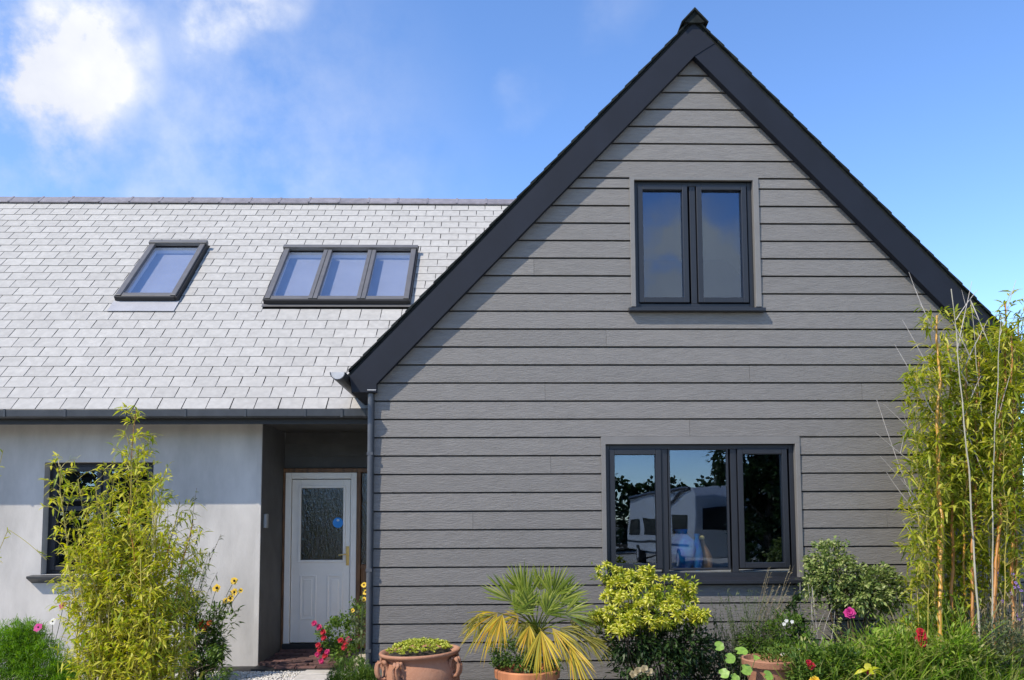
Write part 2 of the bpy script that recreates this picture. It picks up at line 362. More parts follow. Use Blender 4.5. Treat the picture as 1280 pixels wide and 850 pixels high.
for k in range(16):
    yy = 7.585 + .452 * k
    mr_ = MB().prism([(AX - .128, 6.478), (AX, 6.612), (AX + .128, 6.478), (AX + .138, 6.488), (AX, 6.640), (AX - .138, 6.488)], yy, yy + .448).build('ridge_tile', M['ridge'] if k else M['verge'], groof, bevel=.006)
mo = MB().prism([(AX - .10, 6.50), (AX, 6.606), (AX + .10, 6.50), (AX + .06, 6.49), (AX - .06, 6.49)], 7.61, 7.66).build('ridge_mortar', M['verge'], groof)
# boxed eave on the left of the gable, gutter, downpipe
MB().prismx([(by1 + .002, 2.80), (8.75, 2.80), (8.75, 2.83), (by1 + .002, 2.83)], -1.342, -1.118).build('eave_soffit', M['navy'], house)
MB().box(-1.366, -1.345, by1 + .002, 8.72, 2.802, 2.975).build('eave_fascia', M['navy'], house)
gg = MB(); r_ = .072; cx, cz = -1.447, 2.955
arc = [(cx + r_ * math.cos(t), cz + r_ * math.sin(t)) for t in [math.pi + math.pi * i / 10 for i in range(11)]]
arc2 = [(cx + (r_ - .006) * math.cos(t), cz + (r_ - .006) * math.sin(t)) for t in [2 * math.pi - math.pi * i / 10 for i in range(11)]]
egut = gg.prism(arc + arc2, 7.44, 8.62).build('gutter', M['metal'], house)
MB().prism([(cx + (r_ - .007) * math.cos(t), cz + (r_ - .007) * math.sin(t)) for t in [math.pi + math.pi * i / 10 for i in range(11)]], 7.446, 7.452).build('stop_end', M['sheen'], egut)
dp = MB().tube([(-1.176, 7.687, 2.79), (-1.176, 7.690, .05)], .026, 14).build('downpipe', M['pipe'], house, smooth=False)
for z in (2.2, 1.1, .35): MB().box(-1.204, -1.148, 7.662, 7.735, z, z + .03).build('pipe_bracket', M['pipe'], dp)

# ---- windows of the gable
def window(name, label, x0, x1, z0, z1, yf, lights, parent, sill=True, mull=()):
    """lights: list of (glass x0, x1, z0, z1, opening?)"""
    fr = MB(); w = .045
    fr.box(x0, x0 + w, yf, yf + .07, z0, z1); fr.box(x1 - w, x1, yf, yf + .07, z0, z1)
    fr.box(x0 + w, x1 - w, yf, yf + .07, z1 - w, z1); fr.box(x0 + w, x1 - w, yf, yf + .07, z0, z0 + w)
    for m_ in mull: fr.box(m_ - .03, m_ + .03, yf + .002, yf + .068, z0 + w, z1 - w)
    win = fr.build('window', M['frame'], parent, bevel=.004)
    if label: win['label'] = label
    for (a, b_, c, d, op) in lights:
        t = .052 if op else .02; e = -.018 if op else .006; s_ = MB()
        s_.box(a - t, a, yf + e, yf + .05, c - t, d + t); s_.box(b_, b_ + t, yf + e, yf + .05, c - t, d + t)
        s_.box(a, b_, yf + e, yf + .05, d, d + t); s_.box(a, b_, yf + e, yf + .05, c - t, c)
        s_.build('sash' if op else 'glazing_bead', M['frame'], win, bevel=.004)
        MB().box(a - .005, b_ + .005, yf + .02, yf + .026, c - .005, d + .005).build('pane', M['glass'], win)
    if sill:
        MB().prismx([(yf - .115 + .0, z0 - .055), (yf + .01, z0 - .055), (yf + .01, z0 + .006), (yf - .115, z0 - .022)], x0 - sill, x1 + sill).build('sill', M['frame'], win, bevel=.003)
    return win
window('window', 'two casement upper window', 1.397, 2.579, 3.652, 4.930, 7.775, [(1.487, 1.880, 3.757, 4.846, True), (2.074, 2.470, 3.757, 4.846, True)], house, .075, (1.985,))
window('window', 'three light lower window', 1.080, 2.920, 1.02, 2.302, 7.775, [(1.171, 1.569, 1.155, 2.205, True), (1.712, 2.263, 1.11, 2.250, False), (2.418, 2.800, 1.16, 2.208, True)], house, .03, (1.655, 2.33))
# rooms behind (walls, floors, ceilings)
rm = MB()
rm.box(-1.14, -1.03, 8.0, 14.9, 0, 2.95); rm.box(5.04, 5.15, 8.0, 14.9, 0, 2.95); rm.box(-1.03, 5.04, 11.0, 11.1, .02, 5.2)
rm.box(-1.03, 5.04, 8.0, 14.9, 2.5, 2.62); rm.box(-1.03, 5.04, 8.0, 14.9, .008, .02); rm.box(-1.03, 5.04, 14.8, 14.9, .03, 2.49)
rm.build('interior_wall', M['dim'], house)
MB().box(1.0, 3.0, 7.86, 8.12, 1.045, 1.075).build('window_board', M['plaster'], house)

# ---- rendered wing
Wy = 8.95; CX = -2.567
rw = MB()
rw.box(-9, CX, Wy, Wy + .3, 0, 1.01); rw.box(-9, -4.925, Wy, Wy + .3, 1.01, 2.232); rw.box(-3.742, CX, Wy, Wy + .3, 1.01, 2.232); rw.box(-9, CX, Wy, Wy + .3, 2.232, 2.70)
wing = rw.build('rendered_wall', M['render'], house)
MB().box(CX - .045, CX + .006, Wy - .004, Wy + .02, .0, 2.66).build('corner_bead', M['render'], wing)
window('window', 'dark window in the rendered wall', -4.925, -3.742, 1.012, 2.231, 9.06, [(-4.83, -4.40, 1.10, 1.70, True), (-4.83, -4.40, 1.86, 2.14, True), (-4.27, -3.84, 1.10, 2.14, True)], house, 0, (-4.335,))
MB().prismx([(8.845, .975), (8.965, .91), (9.07, .91), (9.07, 1.015), (8.845, .998)], -5.02, -3.68).build('window_sill', M['metal'], wing, bevel=.003)
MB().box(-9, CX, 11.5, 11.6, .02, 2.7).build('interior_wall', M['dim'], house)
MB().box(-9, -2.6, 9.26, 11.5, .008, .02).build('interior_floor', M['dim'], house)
# porch recess: return wall, back wall, gable side, ceiling
MB().box(CX, CX + .012, Wy + .012, 9.9, .0, 2.66).build('porch_wall', M['porch'], house)
bw = MB(); DY = 9.87
bw.box(CX + .012, -1.16, DY + .05, DY + .2, 2.225, 2.66); bw.box(-1.56, -1.16, DY + .12, DY + .2, .0, 2.225)
back = bw.build('porch_wall', M['porch'], house)
for k in range(3): MB().prismx([(DY + .02, 2.225 + .145 * k), (DY + .05, 2.225 + .145 * k), (DY + .05, 2.37 + .145 * k), (DY + .035, 2.37 + .145 * k)], CX + .014, -1.165).build('weatherboard', M['porch'], back)
MB().box(-1.158, -1.147, 7.80, 9.9, .0, 2.79).build('gable_side_wall', M['render'], house)  # hidden face, given white render to bounce sunlight onto the door
MB().box(-9, -1.16, 8.46, 9.95, 2.662, 2.69).build('eave_soffit', M['porch'], house)
# door
ds = MB(); z0, z1 = .115, 2.163
dm = MB(); dm.box(-2.572 + .02, -2.527, DY - .03, DY + .09, .05, 2.165); dm.box(-1.664, -1.615, DY - .03, DY + .09, .05, 2.165); dm.box(-2.552, -1.175, DY - .03, DY + .09, 2.166, 2.215)
dframe = dm.build('door_surround', M['timber'], house, bevel=.003)
MB().box(-1.23, -1.175, DY - .03, DY + .09, .05, 2.165).build('timber_post', M['timber'], dframe)
MB().box(-1.61, -1.235, DY + .02, DY + .07, .05, 1.0).build('timber_panel', M['timber'], dframe)
MB().box(-1.61, -1.235, DY - .01, DY + .08, 1.0, 1.05).build('timber_rail', M['timber'], dframe)
MB().box(-1.61, -1.235, DY + .04, DY + .05, 1.05, 2.165).build('pane', M['doorglass'], dframe)
df = MB(); df.box(-2.526, -2.455, DY - .02, DY + .06, z0, z1); df.box(-1.736, -1.665, DY - .02, DY + .06, z0, z1); df.box(-2.455, -1.736, DY - .02, DY + .06, z1 - .075, z1)
door = df.build('door', M['white'], house, bevel=.004); door['label'] = 'white panelled front door with obscured glass'
lf = MB(); a, b2, gz0, gz1 = -2.339, -1.826, 1.105, 1.978
lf.box(-2.448, a, DY, DY + .045, z0 + .01, z1 - .085); lf.box(b2, -1.743, DY, DY + .045, z0 + .01, z1 - .085); lf.box(a, b2, DY, DY + .045, gz1, z1 - .085); lf.box(a, b2, DY, DY + .045, z0 + .01, gz0)
leaf_ = lf.build('door_leaf', M['white'], door, bevel=.003)
gb = MB(); t = .028
gb.box(a - t, a + .002, DY - .014, DY + .002, gz0 - t, gz1 + t); gb.box(b2 - .002, b2 + t, DY - .014, DY + .002, gz0 - t, gz1 + t); gb.box(a + .002, b2 - .002, DY - .014, DY + .002, gz1 - .002, gz1 + t); gb.box(a + .002, b2 - .002, DY - .014, DY + .002, gz0 - t, gz0 + .002)
gb.build('glazing_frame', M['white'], door, bevel=.004)
MB().box(a, b2, DY + .015, DY + .022, gz0, gz1).build('pane', M['doorglass'], door)
for px0, px1 in ((-2.342, -2.143), (-2.017, -1.826)):
    p = MB(); zz0, zz1 = .39, .926; q = .022
    p.box(px0, px0 + q, DY - .008, DY + .002, zz0, zz1); p.box(px1 - q, px1, DY - .008, DY + .002, zz0, zz1); p.box(px0 + q, px1 - q, DY - .008, DY + .002, zz1 - q, zz1); p.box(px0 + q, px1 - q, DY - .008, DY + .002, zz0, zz0 + q)
    p.box(px0 + .05, px1 - .05, DY - .007, DY + .001, zz0 + .05, zz1 - .05)
    p.build('door_panel', M['white'], door, bevel=.004)
hd = MB().box(-1.787, -1.752, DY - .012, DY + .001, 1.04, 1.27); hd.tube([(-1.77, DY - .01, 1.175), (-1.77, DY - .055, 1.175), (-1.80, DY - .06, 1.175), (-1.87, DY - .058, 1.165)], .009, 8); hd.box(-1.776, -1.764, DY - .016, DY - .01, 1.085, 1.105)
hd.build('handle', M['brass'], door, bevel=.002)
def disc(cx, cz, r, y, n=24): return MB().prism([(cx + r * math.cos(2 * math.pi * k / n), cz + r * math.sin(2 * math.pi * k / n)) for k in range(n)], y, y + .002)
stk = disc(-1.893, 1.555, .063, DY + .011).build('sticker', M['blue'], door)
MB().prism([(-1.893 + .018 * math.cos(2 * math.pi * k / 12), 1.585 + .015 * math.sin(2 * math.pi * k / 12)) for k in range(12)], DY + .009, DY + .0105).build('sticker_print', M['bluelight'], door)
MB().box(-2.53, -1.66, DY - .05, DY + .06, .045, .113).build('threshold', M['threshold'], door)
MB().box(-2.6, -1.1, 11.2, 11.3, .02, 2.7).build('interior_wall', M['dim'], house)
MB().box(CX + .0125, CX + .048, 9.03, 9.115, 1.50, 1.66).build('door_bell', M['grey'], house, bevel=.008)
# porch paving of brick pavers
pv = MB().box(-2.55, -1.62, 8.66, DY - .06, .004, .03).build('porch_step', M['threshold'], house)
for r in range(11):
    for c in range(4):
        x = -2.54 + c * .222 + (.111 if r % 2 else 0); y = 8.665 + r * .1045
        if x + .2 > -1.6: continue
        if r == 0 and c == 0: continue
        z = .05 + random.uniform(-.006, .01)
        MB().box(x + .004, x + .216, y + .004, y + .100, .02, z).build('brick', M['brick'], pv, bevel=.008)

# ---- main roof
YE, ZE, PT = 8.505, 2.773, rad(45.65); cp, sp = math.cos(PT), math.sin(PT); E2 = .195; SR = 5.19
def R(x, s, h=0): return (x, YE + s * cp - h * sp, ZE + s * sp + h * cp)
def rbox(mb, x0, x1, s0, s1, h0, h1):
    return mb.add([R(x, s, h) for h in (h0, h1) for s in (s0, s1) for x in (x0, x1)], [(0, 2, 3, 1), (4, 5, 7, 6), (0, 1, 5, 4), (2, 6, 7, 3), (0, 4, 6, 2), (1, 3, 7, 5)])
def xlim(s):
    z = ZE + s * sp
    return -1.165 if s < .29 else AX - (6.56 - z) / TP
SK = [(-4.70, -3.95, 2.15, 3.615), (-2.845, -1.05, 2.08, 3.49)]
dk = MB()
def cell(x0, x1, s0, s1): rbox(dk, x0, x1, s0, s1, -.10, -.03)
cell(-9, -4.68, 0, SR); cell(-4.68, -3.97, 0, 2.17); cell(-4.68, -3.97, 3.59, SR); cell(-3.97, -2.825, 0, SR); cell(-2.825, -1.165, 0, 2.1); cell(-2.825, -1.07, 3.47, SR)
for k in range(26):
    s0 = .29 + k * (SR - .29) / 26; s1 = .29 + (k + 1) * (SR - .29) / 26
    a0 = -1.165 if s0 < 2.1 else -1.07
    if xlim(s0) > a0 + .02: cell(a0, xlim(s0), s0, s1 - .0005)
main = dk.build('main_roof', M['deck'], house)
# back slope
MB().add([(-9, YE + SR * cp, ZE + SR * sp - .05), (1.8, YE + SR * cp, ZE + SR * sp - .05), (1.8, YE + SR * cp + 3.7, ZE), (-9, YE + SR * cp + 3.7, ZE)], [(0, 1, 2, 3)]).build('back_slope', M['slate'], house)
RM = Matrix(((1, 0, 0), (0, cp, -sp), (0, sp, cp)))
SW, SLN = .252, .265
def slate_geo(x0, x1, s0, s1, rnd=random):
    j = [rnd.uniform(-.0025, .0025) for _ in range(4)]; th = .007
    h0 = .0025 + rnd.uniform(-.0008, .0015); h1 = -.0055
    return [(x0 + j[0], s0 + j[1], h0), (x1 + j[2], s0 + j[3], h0), (x1, s1, h1), (x0, s1, h1), (x0 + j[0], s0 + j[1], h0 + th), (x1 + j[2], s0 + j[3], h0 + th), (x1, s1, h1 + th), (x0, s1, h1 + th)]
SF = [(3, 2, 1, 0), (4, 5, 6, 7), (0, 1, 5, 4), (1, 2, 6, 5), (2, 3, 7, 6), (3, 0, 4, 7)]
protos = []
def edge_slots(me):
    for i, p in enumerate(me.polygons):
        if i % 6 > 1: p.material_index = 1
for k in range(8):
    me = bpy.data.meshes.new('slate'); me.from_pydata(slate_geo(-SW / 2 + .0048, SW / 2 - .0048, 0, SLN), [], SF); me.materials.append(M['slate']); me.materials.append(M['slateedge']); edge_slots(me); me.update(); protos.append(me)
stuff = MB(); nind = 0
for r in range(27):
    s0 = r * E2 - .03; s1 = min(s0 + SLN, SR)
    off = (SW / 2 if r % 2 else 0) + random.uniform(-.006, .006)
    for c in range(-37, 9):
        x0 = c * SW + off; x1 = x0 + SW
        lim = xlim(max(s0, 0)) + .06
        if x0 > lim - .05 or x1 < -8.6: continue
        parts = [(x0, min(x1, lim))]; cut = x1 > lim
        for (a, b_, c0, c1) in SK:
            lo = c0 - .2 if a < -4 else c0 - .05
            if s0 + E2 * .6 > lo and s0 < c1 + .02:
                ca, cb = a - .012, b_ + .012; new = []
                for p, q in parts:
                    if q <= ca or p >= cb: new.append((p, q)); continue
                    cut = True
                    if p < ca: new.append((p, ca))
                    if q > cb: new.append((cb, q))
                parts = new
        s1c = s1
        Yc = YE + s0 * cp
        vis = x1 > -.615 * Yc
        for p, q in parts:
            if q - p < .02: continue
            top = s1
            if vis and nind < 300:
                nind += 1
                if cut:
                    V = [R(*v) for v in slate_geo(p + .0048, q - .0048, s0, top)]
                    o = MB().add(V, SF).build('slate', M['slate'], main); o.data.materials.append(M['slateedge']); edge_slots(o.data)
                else:
                    inst('slate', random.choice(protos), R((p + q) / 2, s0, 0), main, RM)
            else:
                stuff.add([R(*v) for v in slate_geo(p + .0048, q - .0048, s0, top)], SF)
def slatemat_islands():
    m = M['slate'].copy(); N = m.node_tree.nodes; L = m.node_tree.links
    g = N.new('ShaderNodeNewGeometry')
    for n_ in N:
        if n_.type == 'HUE_SAT':
            mr = n_.inputs['Value'].links[0].from_node; L.new(g.outputs['Random Per Island'], mr.inputs['Value'])
    return m
M['slate2'] = slatemat_islands()
o = stuff.build('slates', M['slate2'], main, kind='stuff'); o.data.materials.append(M['slateedge']); edge_slots(o.data)
# ridge tiles
ry, rz = YE + SR * cp, ZE + SR * sp
for k in range(22):
    x0 = -8.2 + .45 * k; dz = random.uniform(-.004, .004); z = rz - .0045 * (x0 + 7.5) * 0 + dz
    MB().prismx([(ry - .135, z - .075), (ry, z + .045), (ry + .135, z - .075), (ry + .135, z - .09), (ry, z + .02), (ry - .135, z - .098)], x0, x0 + .446).build('ridge_tile', M['ridge'], main, bevel=.004)
    if k: MB().prismx([(ry - .142, z - .077), (ry, z + .053), (ry + .142, z - .077), (ry, z + .03)], x0 - .018, x0 + .014).build('ridge_joint', M['ridge'], main)
# eaves gutter
gut = MB().prismx([(8.42, 2.745), (8.428, 2.745), (8.432, 2.675), (8.50, 2.665), (8.505, 2.745), (8.513, 2.745), (8.51, 2.655), (8.435, 2.655), (8.422, 2.672)], -9, -1.20).build('gutter', M['metal'], house, bevel=.003)
for x in np.arange(-8.8, -1.3, .62): MB().box(x, x + .022, 8.4145, 8.4195, 2.668, 2.748).build('gutter_bracket', M['metal'], gut)
MB().box(-9, -1.165, 8.516, 8.54, 2.60, 2.742).build('fascia', M['threshold'], house)
MB().box(-1.60, -1.575, 8.41, 8.4195, 2.66, 2.75).build('gutter_joint', M['metal'], gut)
# roof windows
M['skframe'] = pm('roof_window_frame', (.11, .106, .104), .45, .08, 8)
M['blind'] = pm('blind_fabric', (.30, .32, .38), .8, .04, 3)
M['skdark'] = pm('roof_window_gasket', (.014, .014, .015), .6, .1)
for i, (x0, x1, s0, s1) in enumerate(SK):
    nl = 1 if i == 0 else 3
    base = MB(); w = .07
    rbox(base, x0 - .012, x0 + .02, s0, s1, -.10, .080); rbox(base, x1 - .02, x1 + .012, s0, s1, -.10, .075); rbox(base, x0 + .02, x1 - .02, s0 - .01, s0 + .02, -.1, .080); rbox(base, x0 + .02, x1 - .02, s1 - .02, s1, -.1, .075)
    rw_ = base.build('roof_window', M['skdark'], main.parent)
    rw_['label'] = 'single roof window on the slates' if i == 0 else 'triple roof window beside the gable'
    cpm = MB(); hh = .098
    rbox(cpm, x0 + .004, x0 + w, s0 + .02, s1 - .01, .05, hh); rbox(cpm, x1 - w, x1 - .004, s0 + .02, s1 - .01, .05, hh)
    rbox(cpm, x0 + w, x1 - w, s0 + .02, s0 + .095, .045, hh - .012)
    cpm.build('capping', M['skframe'], rw_, bevel=.005)
    hood = MB(); rbox(hood, x0 - .02, x1 + .02, s1 - .065, s1 + .008, .06, .118); hood.build('hood', M['skframe'], rw_, bevel=.006)
    ap = MB()
    if i == 0: rbox(ap, x0 - .03, x1 + .03, s0 - .24, s0 - .001, .017, .022)
    else: rbox(ap, x0 - .03, x1 + .03, s0 - .06, s0 - .001, .017, .022)
    ap.build('flashing_apron', M['apron'] if i == 0 else M['skframe'], rw_)
    pitch = (x1 - x0) / nl
    for k in range(nl):
        a = x0 + pitch * k + (w if k == 0 else .055); b_ = x0 + pitch * (k + 1) - (w if k == nl - 1 else .055)
        p = MB(); rbox(p, a - .01, b_ + .01, s0 + .085, s1 - .09, .052, .058); p.build('pane', M['roofglass'], rw_)
        if k:
            m_ = MB(); rbox(m_, a - .11, a - .058, s0 + .02, s1 - .1, .04, hh); rbox(m_, a - .052, a, s0 + .02, s1 - .1, .04, hh); m_.build('mullion', M['skframe'], rw_, bevel=.004)
            m_ = MB(); rbox(m_, a - .058, a - .052, s0 + .02, s1 - .1, .04, hh - .03); m_.build('gasket', M['skdark'], rw_)
        sh = MB(); a -= .02; b_ += .02
        for q in ((a - .01, a, s0 + .05, s1 - .06), (b_, b_ + .01, s0 + .05, s1 - .06), (a, b_, s0 + .05, s0 + .06), (a, b_, s1 - .07, s1 - .06)): rbox(sh, q[0], q[1], q[2], q[3], -.55, .03)
        sh.build('shaft_lining', M['shaft'], rw_)
        bd = MB(); rbox(bd, a, b_, s0 + .06, s1 - .07, -.055, -.05); bd.build('blind', M['blind'], rw_)

# ---------------------------------------------------------------- ornaments inside the lower window
p = at(853, 706, 7.97)
v_ = thing('vase', 'round blue swirled glass vase inside the middle pane of the lower window', 'vase', (p[0], 7.99, 1.076))
MB().lathe([(.06, 0), (.10, .04), (.15, .13), (.158, .21), (.13, .29), (.07, .345), (.055, .37), (.075, .405), (.065, .402), (.046, .37), (.0, .36)], (p[0], 7.99, 1.076), 28).build('vase_body', M['blueglass'], v_, smooth=True)
MB().lathe([(.025, .0), (.045, .05), (.06, .15), (.045, .22), (.02, .32), (.028, .36)], (p[0] + .14, 7.93, 1.076), 20).build('vase_side', M['blueglass'], v_, smooth=True)
p = at(882, 706, 7.99)
dk_ = thing('duck_ornament', 'carved wooden duck standing upright beside the blue vase in the lower window', 'ornament', (p[0], 7.99, 1.076))
MB().tube([(p[0] + .02, 7.99, 1.076), (p[0] + .02, 7.99, 1.13), (p[0] + .012, 7.99, 1.20), (p[0] + .0, 7.99, 1.27), (p[0] - .018, 7.99, 1.33), (p[0] - .026, 7.99, 1.375)], [.035, .05, .054, .036, .017, .014], 14).build('body', M['duckwood'], dk_, smooth=True)
hh_ = MB().ball((p[0] - .032, 7.98, 1.395), (.027, .027, .024)); hh_.tube([(p[0] - .05, 7.975, 1.392), (p[0] - .088, 7.96, 1.386)], [.014, .008], 8); hh_.build('head', M['duckhead'], dk_, smooth=True)

# ---------------------------------------------------------------- vegetation helpers
def unit(a): return a / (np.linalg.norm(a, axis=-1, keepdims=True) + 1e-9)
def leaves(P, D, L, Wd, droop=.25, fold=.25, upv=None, prof=((.32, 1), (.68, .72))):
    """P, D (n,3); L, Wd (n,) -> vertices, triangles of bent pointed leaves"""
    n = len(P); D = unit(D); U = np.tile((0, 0, 1.), (n, 1)) + rng.normal(0, .35, (n, 3)) if upv is None else upv
    Sd = unit(np.cross(D, U)); Nn = unit(np.cross(Sd, D)); L = np.broadcast_to(L, (n,))[:, None]; Wd = np.broadcast_to(Wd, (n,))[:, None]
    z = np.array([0, 0, -1.]); V = np.zeros((n, 6, 3)); V[:, 0] = P
    for i, (t, w) in enumerate(prof):
        c = P + D * L * t + z * L * droop * t * t
        V[:, 1 + 2 * i] = c - Sd * Wd * w / 2 + Nn * Wd * fold * w / 2; V[:, 2 + 2 * i] = c + Sd * Wd * w / 2 + Nn * Wd * fold * w / 2
    V[:, 5] = P + D * L + z * L * droop
    T = np.array([(0, 2, 1), (1, 2, 4), (1, 4, 3), (3, 4, 5)])
    F = (T[None] + 6 * np.arange(n)[:, None, None]).reshape(-1, 3)
    return V.reshape(-1, 3), F
def blades(P, D, L, Wd, droop, seg=5):
    """arching strap leaves"""
    n = len(P); D = unit(D); L = np.broadcast_to(L, (n,))[:, None]; Wd = np.broadcast_to(Wd, (n,))[:, None]; droop = np.broadcast_to(droop, (n,))[:, None]
    A = rng.uniform(0, 2 * math.pi, n); Sd = unit(np.cross(D, np.stack([np.cos(A), np.sin(A), .3 * np.ones(n)], 1)))
    V = np.zeros((n, seg + 1, 2, 3))
    for i in range(seg + 1):
        t = i / seg; w = (1 - t) ** .6 * (.6 + .4 * min(1, t * 4))
        hz = D.copy(); hz[:, 2] = 0
        c = P + D * L * t + (hz * .35 + np.array([0, 0, -.6])) * L * droop * t * t
        V[:, i, 0] = c - Sd * Wd * w / 2; V[:, i, 1] = c + Sd * Wd * w / 2
    T = []
    for i in range(seg): a = 2 * i; T += [(a, a + 1, a + 3), (a, a + 3, a + 2)]
    F = (np.array(T)[None] + 2 * (seg + 1) * np.arange(n)[:, None, None]).reshape(-1, 3)
    return V.reshape(-1, 3), F
def merge(*VF):
    Vs, Fs, n = [], [], 0
    for V, F in VF: Vs.append(V); Fs.append(F + n); n += len(V)
    return np.concatenate(Vs), np.concatenate(Fs)
def curve(p0, p1, bend=(0, 0, 0), n=8):
    p0, p1, bend = np.array(p0, float), np.array(p1, float), np.array(bend, float)
    return [p0 + (p1 - p0) * t + bend * 4 * t * (1 - t) for t in np.linspace(0, 1, n)]
def on_path(pts, t):
    x = t * (len(pts) - 1); i = min(int(x), len(pts) - 2); return pts[i] + (pts[i + 1] - pts[i]) * (x - i)

LM = {}
LM['bambooL'] = leafmat('bamboo_leaf_yellow', [(.20, .28, .014), (.38, .43, .025), (.56, .54, .04), (.68, .62, .12)], .48)
LM['bambooR'] = leafmat('bamboo_leaf_green', [(.10, .16, .014), (.25, .31, .02), (.42, .44, .035), (.56, .52, .10)], .48)
LM['fern'] = leafmat('feathery_green', [(.08, .19, .014), (.16, .32, .02), (.26, .42, .04)], .5)
LM['dark'] = leafmat('dark_leaf', [(.015, .035, .010), (.03, .065, .014), (.05, .09, .02)], .25)
LM['mid'] = leafmat('mid_leaf', [(.045, .10, .016), (.10, .18, .024), (.18, .27, .045)], .38)
LM['grass'] = leafmat('grass_leaf', [(.08, .15, .018), (.17, .31, .025), (.28, .43, .05), (.38, .46, .09), (.40, .37, .15)], .5)
LM['dry'] = leafmat('dry_stem', [(.22, .17, .09), (.33, .27, .15), (.40, .35, .22)], .3)
LM['lime'] = leafmat('lime_leaf', [(.24, .30, .012), (.42, .44, .02), (.60, .57, .05), (.66, .64, .16)], .3)
LM['lime2'] = leafmat('lime_green_leaf', [(.10, .17, .012), (.22, .30, .02), (.40, .44, .03)], .35)
LM['varie'] = leafmat('variegated_leaf', [(.06, .11, .025), (.15, .22, .045), (.28, .34, .10), (.44, .47, .20)], .3)
LM['sedum'] = leafmat('sedum_leaf', [(.30, .36, .03), (.46, .50, .06), (.62, .62, .14)], .25)
LM['palm'] = leafmat('palm_green', [(.06, .11, .012), (.16, .23, .02), (.28, .33, .04), (.38, .42, .09)], .38)
LM['palmy'] = leafmat('palm_yellow', [(.26, .27, .03), (.48, .36, .02), (.66, .50, .05), (.58, .32, .02)], .35)
LM['palmo'] = leafmat('palm_olive', [(.10, .11, .015), (.20, .19, .02), (.30, .25, .03)], .3)
LM['herb'] = leafmat('grey_herb', [(.05, .07, .03), (.10, .13, .06), (.17, .20, .10)], .35)
LM['bright'] = pm('bright_round_leaf', (.22, .36, .05), .5, .1, 38, .5, 60, col2=(.12, .22, .03))
def petal(name, c, c2=None): return leafmat(name, [c, c2 or tuple(x * .7 for x in c)], .3, .6)
LM['red'] = petal('petal_red', (.50, .012, .03)); LM['crimson'] = petal('petal_crimson', (.38, .012, .07), (.55, .03, .16)); LM['pink'] = petal('petal_pink', (.62, .04, .26)); LM['yellow'] = petal('petal_yellow', (.80, .55, .03), (.72, .48, .06))
LM['orange'] = petal('petal_orange', (.65, .13, .02)); LM['whitef'] = petal('petal_white', (.75, .75, .70)); LM['purple'] = petal('petal_purple', (.20, .11, .42), (.3, .2, .5)); LM['centre'] = pm('flower_centre', (.035, .02, .012), .9)
CULMG = pm('culm_gold', (.50, .24, .02), .38, .2, 5, .1, 30, (1, 1, .6), col2=(.34, .20, .03)); CULMO = pm('culm_orange', (.36, .15, .02), .45, .25, 6, .1, 30); CULMY = pm('culm_yellow', (.38, .32, .06), .45, .2, 6); CULMD = pm('culm_dead', (.40, .37, .30), .8, .2, 7, .3, 50, (1, 1, .5), col2=(.22, .21, .15))
STEM = pm('stem_green', (.07, .11, .03), .6, .2); STEMB = pm('stem_brown', (.11, .08, .05), .8, .25); TWIG = pm('twig_grey', (.46, .42, .38), .8, .15)

def sphere_pts(n):
    a = rng.normal(0, 1, (n, 3)); return unit(a)
def clump_leaves(blobs, n, L, Wd, clumps=60, spread=.05, droop=.3, out=.9, fill=.45, lift=.35):
    """leaf tufts over ellipsoids; blobs: (centre, radii)"""
    vol = np.array([np.prod(r) ** .67 for c, r in blobs]); vol /= vol.sum(); VF = []
    for (c, r), w in zip(blobs, vol):
        k = max(4, int(clumps * w)); d = sphere_pts(k); rr = rng.uniform(fill, 1, (k, 1)) ** .5
        ctr = np.array(c) + d * rr * np.array(r)
        m = max(8, int(n * w)); idx = rng.integers(0, k, m)
        P = ctr[idx] + rng.normal(0, spread, (m, 3)) * .6
        D = d[idx] * out + sphere_pts(m) * .75 + np.array([0, 0, lift])
        VF.append(leaves(P, D, L * rng.uniform(.6, 1.25, m), Wd * rng.uniform(.7, 1.2, m), droop))
    return merge(*VF)
def stems_to(mb, base, tips, r=.006, spread=.06):
    for t in tips:
        b0 = np.array(base) + np.array([random.uniform(-spread, spread), random.uniform(-spread, spread), 0])
        mb.tube(curve(b0, t, (random.uniform(-.05, .05), random.uniform(-.04, .04), .03), 6), [r * (1 - .12 * i) for i in range(6)], 5)
def flower(parent, c, face, r, petals, mat, centre=None, cr=.3, name='flower', layers=1):
    """flower head: ring(s) of petals about the facing direction"""
    f = unit(np.array(face, float)); a = unit(np.cross(f, (.1, .2, 1.))); b_ = np.cross(f, a); VF = []
    for ly in range(layers):
        th = np.arange(petals) * 2 * math.pi / petals + ly * .5 + rng.normal(0, .06, petals)
        D = np.cos(th)[:, None] * a + np.sin(th)[:, None] * b_ + f * (.15 + .6 * ly)
        VF.append(leaves(np.tile(c, (petals, 1)) + f * .002 * ly, D, r * (1 - .15 * ly) * rng.uniform(.88, 1.1, petals), r * (5.2 / petals if petals > 6 else .75), .08, .1, upv=np.tile(f, (petals, 1)), prof=((.35, .8), (.78, 1))))
    V, F = merge(*VF); o = link(name, V, F, mat, parent)
    if centre: MB().ball(np.array(c) + f * r * .08, r * cr, 8, 6).build('flower_centre', centre, o, smooth=True)
    return o

